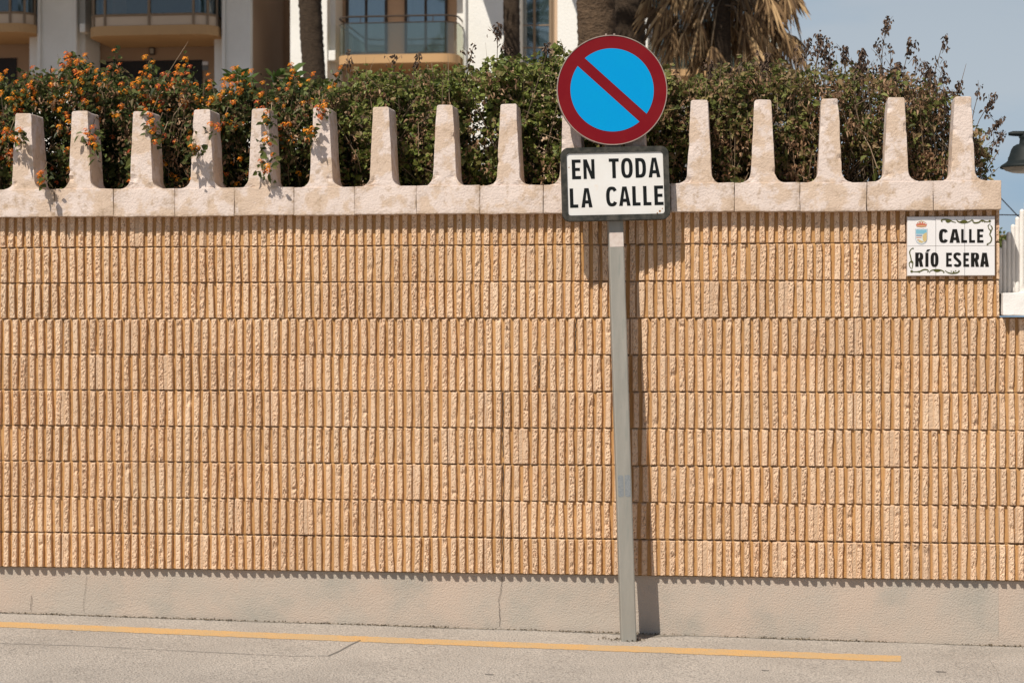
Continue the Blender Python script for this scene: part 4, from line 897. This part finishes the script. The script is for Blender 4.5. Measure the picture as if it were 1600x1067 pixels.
# glazed balconies on the left block
def glazed(px0, px1, pyS0, pyS1):
    plan = bow(px0, px1, YB - .6, YB + 1.55, .5); mid = (px0 + px1) / 2; zb, zt_ = Zc(mid, pyS1, YB - .6), Zc(mid, pyS0, YB - .6)
    o_ = slab(plan, zb, zt_).build('balcony', M['peach'], bl); zc = Zc(mid, pyS0 - 17, YB - .6)
    pl = bow(px0 + 3, px1 - 3, YB - .55, YB + 1.5, .48); ribbon(pl, zt_ + .01, zc, .04).build('parapet', M['cream'], o_)
    ribbon(pl, zc + .003, zc + 2.0, .015).build('glazing', M['glazing'], o_)
    b = MB()
    for i in (1, 5, 9, 10, 14, 18): b.tube([(pl[i][0], pl[i][1] - .02, zt_), (pl[i][0], pl[i][1] - .02, zc + 2.0)], .035, 6)
    xm = (pl[0][0] + pl[-1][0]) / 2; b.tube([(xm, YB - .57, zt_), (xm, YB - .57, zc + 2.0)], .04, 6); b.tube([(x, y - .02, zc) for x, y in pl], .03, 6); b.build('frame', M['alulight'], o_)
    b = MB(); b.box((pl[9][0] + .1, YB + .9, zt_), (pl[10][0] - .1, YB + .95, zc + 2.0)); b.build('interior_screen', M['opening'], o_)
    b = MB(); b.box((pl[10][0] - .05, YB + .1, zt_ + .02), (pl[10][0] + .35, YB + .15, zc + 2.0)); b.build('curtain', M['curtain'], o_); return o_
glazed(133, 334, 40, 55); glazed(-165, 47, 38, 51.5)
bpart('bracket', M['plaster'], [(124.5, 37, 133, 51, YB - .1, .4)], .02); bpart('bracket', M['plaster'], [(43, 36, 51, 49, YB - .1, .4)], .02); bpart('bracket', M['plaster'], [(513, 79, 524, 95, YB - .1, .45)], .02)
bpart('garage_opening', M['opening'], [(155, 94, 316, 200, YB + 1.57, .025)]); bpart('garage_opening', M['opening'], [(-140, 91, 26, 200, YB + 1.57, .025)])  # flat dark panels, painted for the shade inside the garage openings
q = bpart('wall_light', M['alu'], [(232.5, 74, 241, 86, YB + 1.48, .11)], .02); b = MB(); b.pbox(234, 76, 239.8, 84, YB + 1.465, .012); b.build('diffuser', M['glow'], q)
bpart('notice', M['tile'], [(315, 96.5, 325, 102, YB + 1.575, .02)]); bpart('notice', M['sticker'], [(315, 103, 325, 110.5, YB + 1.575, .02)])
for px in (61, 118, 349, 726): b = MB(); a, c = P(px, -200, YB - .07), P(px, 118, YB - .07); b.tube([(a.x, YB - .07, a.z), (a.x, YB - .07, c.z)], .045, 8); b.build('downpipe', M['plaster'], bl)
balcony(1012, 1216, 108, 118, YB - .6, YB + 1.35, 60, 50); window(1020, 1118, -60, 106, YB + 1.4, mull=(1070,), trans=(20,))
window(1140, 1200, -60, 106, YB + 1.4, mull=(1170,))
# upper-storey slabs added out of the frame, sized to shade the facade
zU = Zc(300, -62, YB)
for (a, c, pr) in ((-200, 150, 2.3), (150, 395, 2.5), (395, 452, 0.3), (730, 760, 1.5), (512, 724, .75), (868, 905, 1.4)):
    b = MB(); xa, xb = X(a, YB), X(c, YB); b.box((xa, YB - pr, zU), (xb, YB + 1.2, zU + .25)); b.build('upper_shade_slab', M['plaster'], bl)
b = MB(); a = P(-260, UP, YB); c = P(1222, UP, YB); b.box((a.x, YB - .4, a.z), (c.x, YB + 6, a.z + .3)); b.build('roof', M['plaster'], bl)

# ---------------------------------------------------------------- street lamp, cables, far tree
LY = 5.0; lc = P(1606, 250, LY)
lamp = thing('street_lamp', (lc.x + .75, LY, 0), 'dark green bell-shaped street lamp hanging at the right edge against the sky', 'street lamp')
k = (LY + DIST) / F
s_ = k * 1.0; zr_ = Zc(1600, 262, LY); zz_ = lambda py: Zc(1600, py, LY) - zr_
prof = [(41*s_, zz_(263)), (42*s_, zz_(261)), (40*s_, zz_(258.5)), (33*s_, zz_(254)), (30*s_, zz_(251)), (29.5*s_, zz_(246)), (28*s_, zz_(244)), (25*s_, zz_(234)), (22*s_, zz_(229)), (17*s_, zz_(226)), (13*s_, zz_(225)), (12*s_, zz_(217)), (14*s_, zz_(214)), (9*s_, zz_(212)), (8*s_, zz_(206)), (0.001, zz_(204))]
b = MB(); b.lathe(prof, (lc.x, LY, zr_), 40); b.build('lamp_shade', M['iron'], lamp, smooth=True)
b = MB(); b.lathe([(38*s_, zz_(262)), (34*s_, zz_(266)), (24*s_, zz_(269.5)), (10*s_, zz_(271)), (.001, zz_(271.3))], (lc.x, LY, zr_), 40); b.build('diffuser', M['glow'], lamp, smooth=True)
b = MB(); za = Zc(1600, 209.5, LY); b.tube([(lc.x - 29*s_, LY, za), (lc.x - 22*s_, LY, za + .003), (lc.x, LY, za), (lc.x + .4, LY, za + .02), (lc.x + .75, LY, za - .1)], [.012, .02, .022, .022, .025], 10); b.build('arm', M['iron'], lamp, smooth=True)
b = MB(); b.tube([(lc.x + .75, LY, 0), (lc.x + .75, LY, 1.2), (lc.x + .75, LY, za + .3)], [.09, .06, .045], 14); b.build('post', M['iron'], lamp, smooth=True)
for pts, label in (([(1540, 335.5), (1600, 336.5), (1700, 336)], 'thin black cable running level past the end of the wall'), ([(1550, 296), (1565, 311), (1602, 350), (1640, 380)], 'thin slanting cable crossing the sky below the street lamp')):
    b = MB(); b.tube([P(x, y, 8.0) for x, y in pts], .0055, 5); tag(b.build('overhead_cable', M['cable']), label, 'cable', 'cables by the street lamp')
ct = P(1566, 372, 14); tr = thing('distant_tree', (ct.x, 14, 0), 'bit of green tree showing between the wall end and the white fluted slab', 'tree')
n = 900; c = np.array(tuple(ct)) + RNG.normal(0, 1, (n, 3)) * np.array([.07, .1, .06]) - np.array([.06, 0, .06]); v, f = leaf_np(c, rdir(n), rdir(n), np.full(n, .05), np.full(n, .025)); np_mesh('crown', v, f, M['climber'], tr)
b = MB(); b.tube([(ct.x - .06, 14, 0), (ct.x - .06, 14, ct.z)], [.05, .02], 7); b.build('trunk', M['twig'], tr)

# ---------------------------------------------------------------- gutter dirt and litter
g = MB(); k = 500; vs = []
for i in range(k + 1):
    x = WX0 + (RX1 - WX0) * i / k; wv = max(.004, .020 + .03 * noise.noise(Vector((x * 2, 3, 0))) + .012 * noise.noise(Vector((x * 25, 1, 0)))) + (.09 * math.exp(-((x - base.x - .08) / .13) ** 2))
    vs += [(x, PL + .01, ground(x) + .0015), (x, PL - wv, ground(x) + .0015)]
g.add(vs, [(2*i, 2*i+1, 2*i+3, 2*i+2) for i in range(k)]); tag(g.build('gutter_dirt', M['gutterdirt']), kind='structure')
n = 3200; x = RNG.uniform(WX0, RX1, n); dens = np.array([noise.noise(Vector((a * 1.7, 0, 0))) for a in x]); x = x[dens + RNG.normal(0, .25, n) > -.05]; n = len(x)
y = PL - .004 - np.abs(RNG.normal(0, .016, n)); z = np.array([ground(a) for a in x]) + .004
xp = base.x + RNG.normal(0, .06, 120); yp = base.y + .04 + RNG.normal(0, .03, 120); x = np.concatenate([x, xp - .03]); y = np.concatenate([y, yp]); z = np.concatenate([z, [ground(a) + .004 for a in xp]]); n = len(x)
v, f = leaf_np(np.stack([x, y, z], 1), rdir(n, .0, 0) * np.array([1, 1, .3]), rdir(n, 1.2, 0), .014 * RNG.uniform(.3, 1.1, n), .008 * RNG.uniform(.5, 1.3, n), .4, 0)
tag(np_mesh('gutter_litter', v, f, M['litter'], None), kind='stuff')
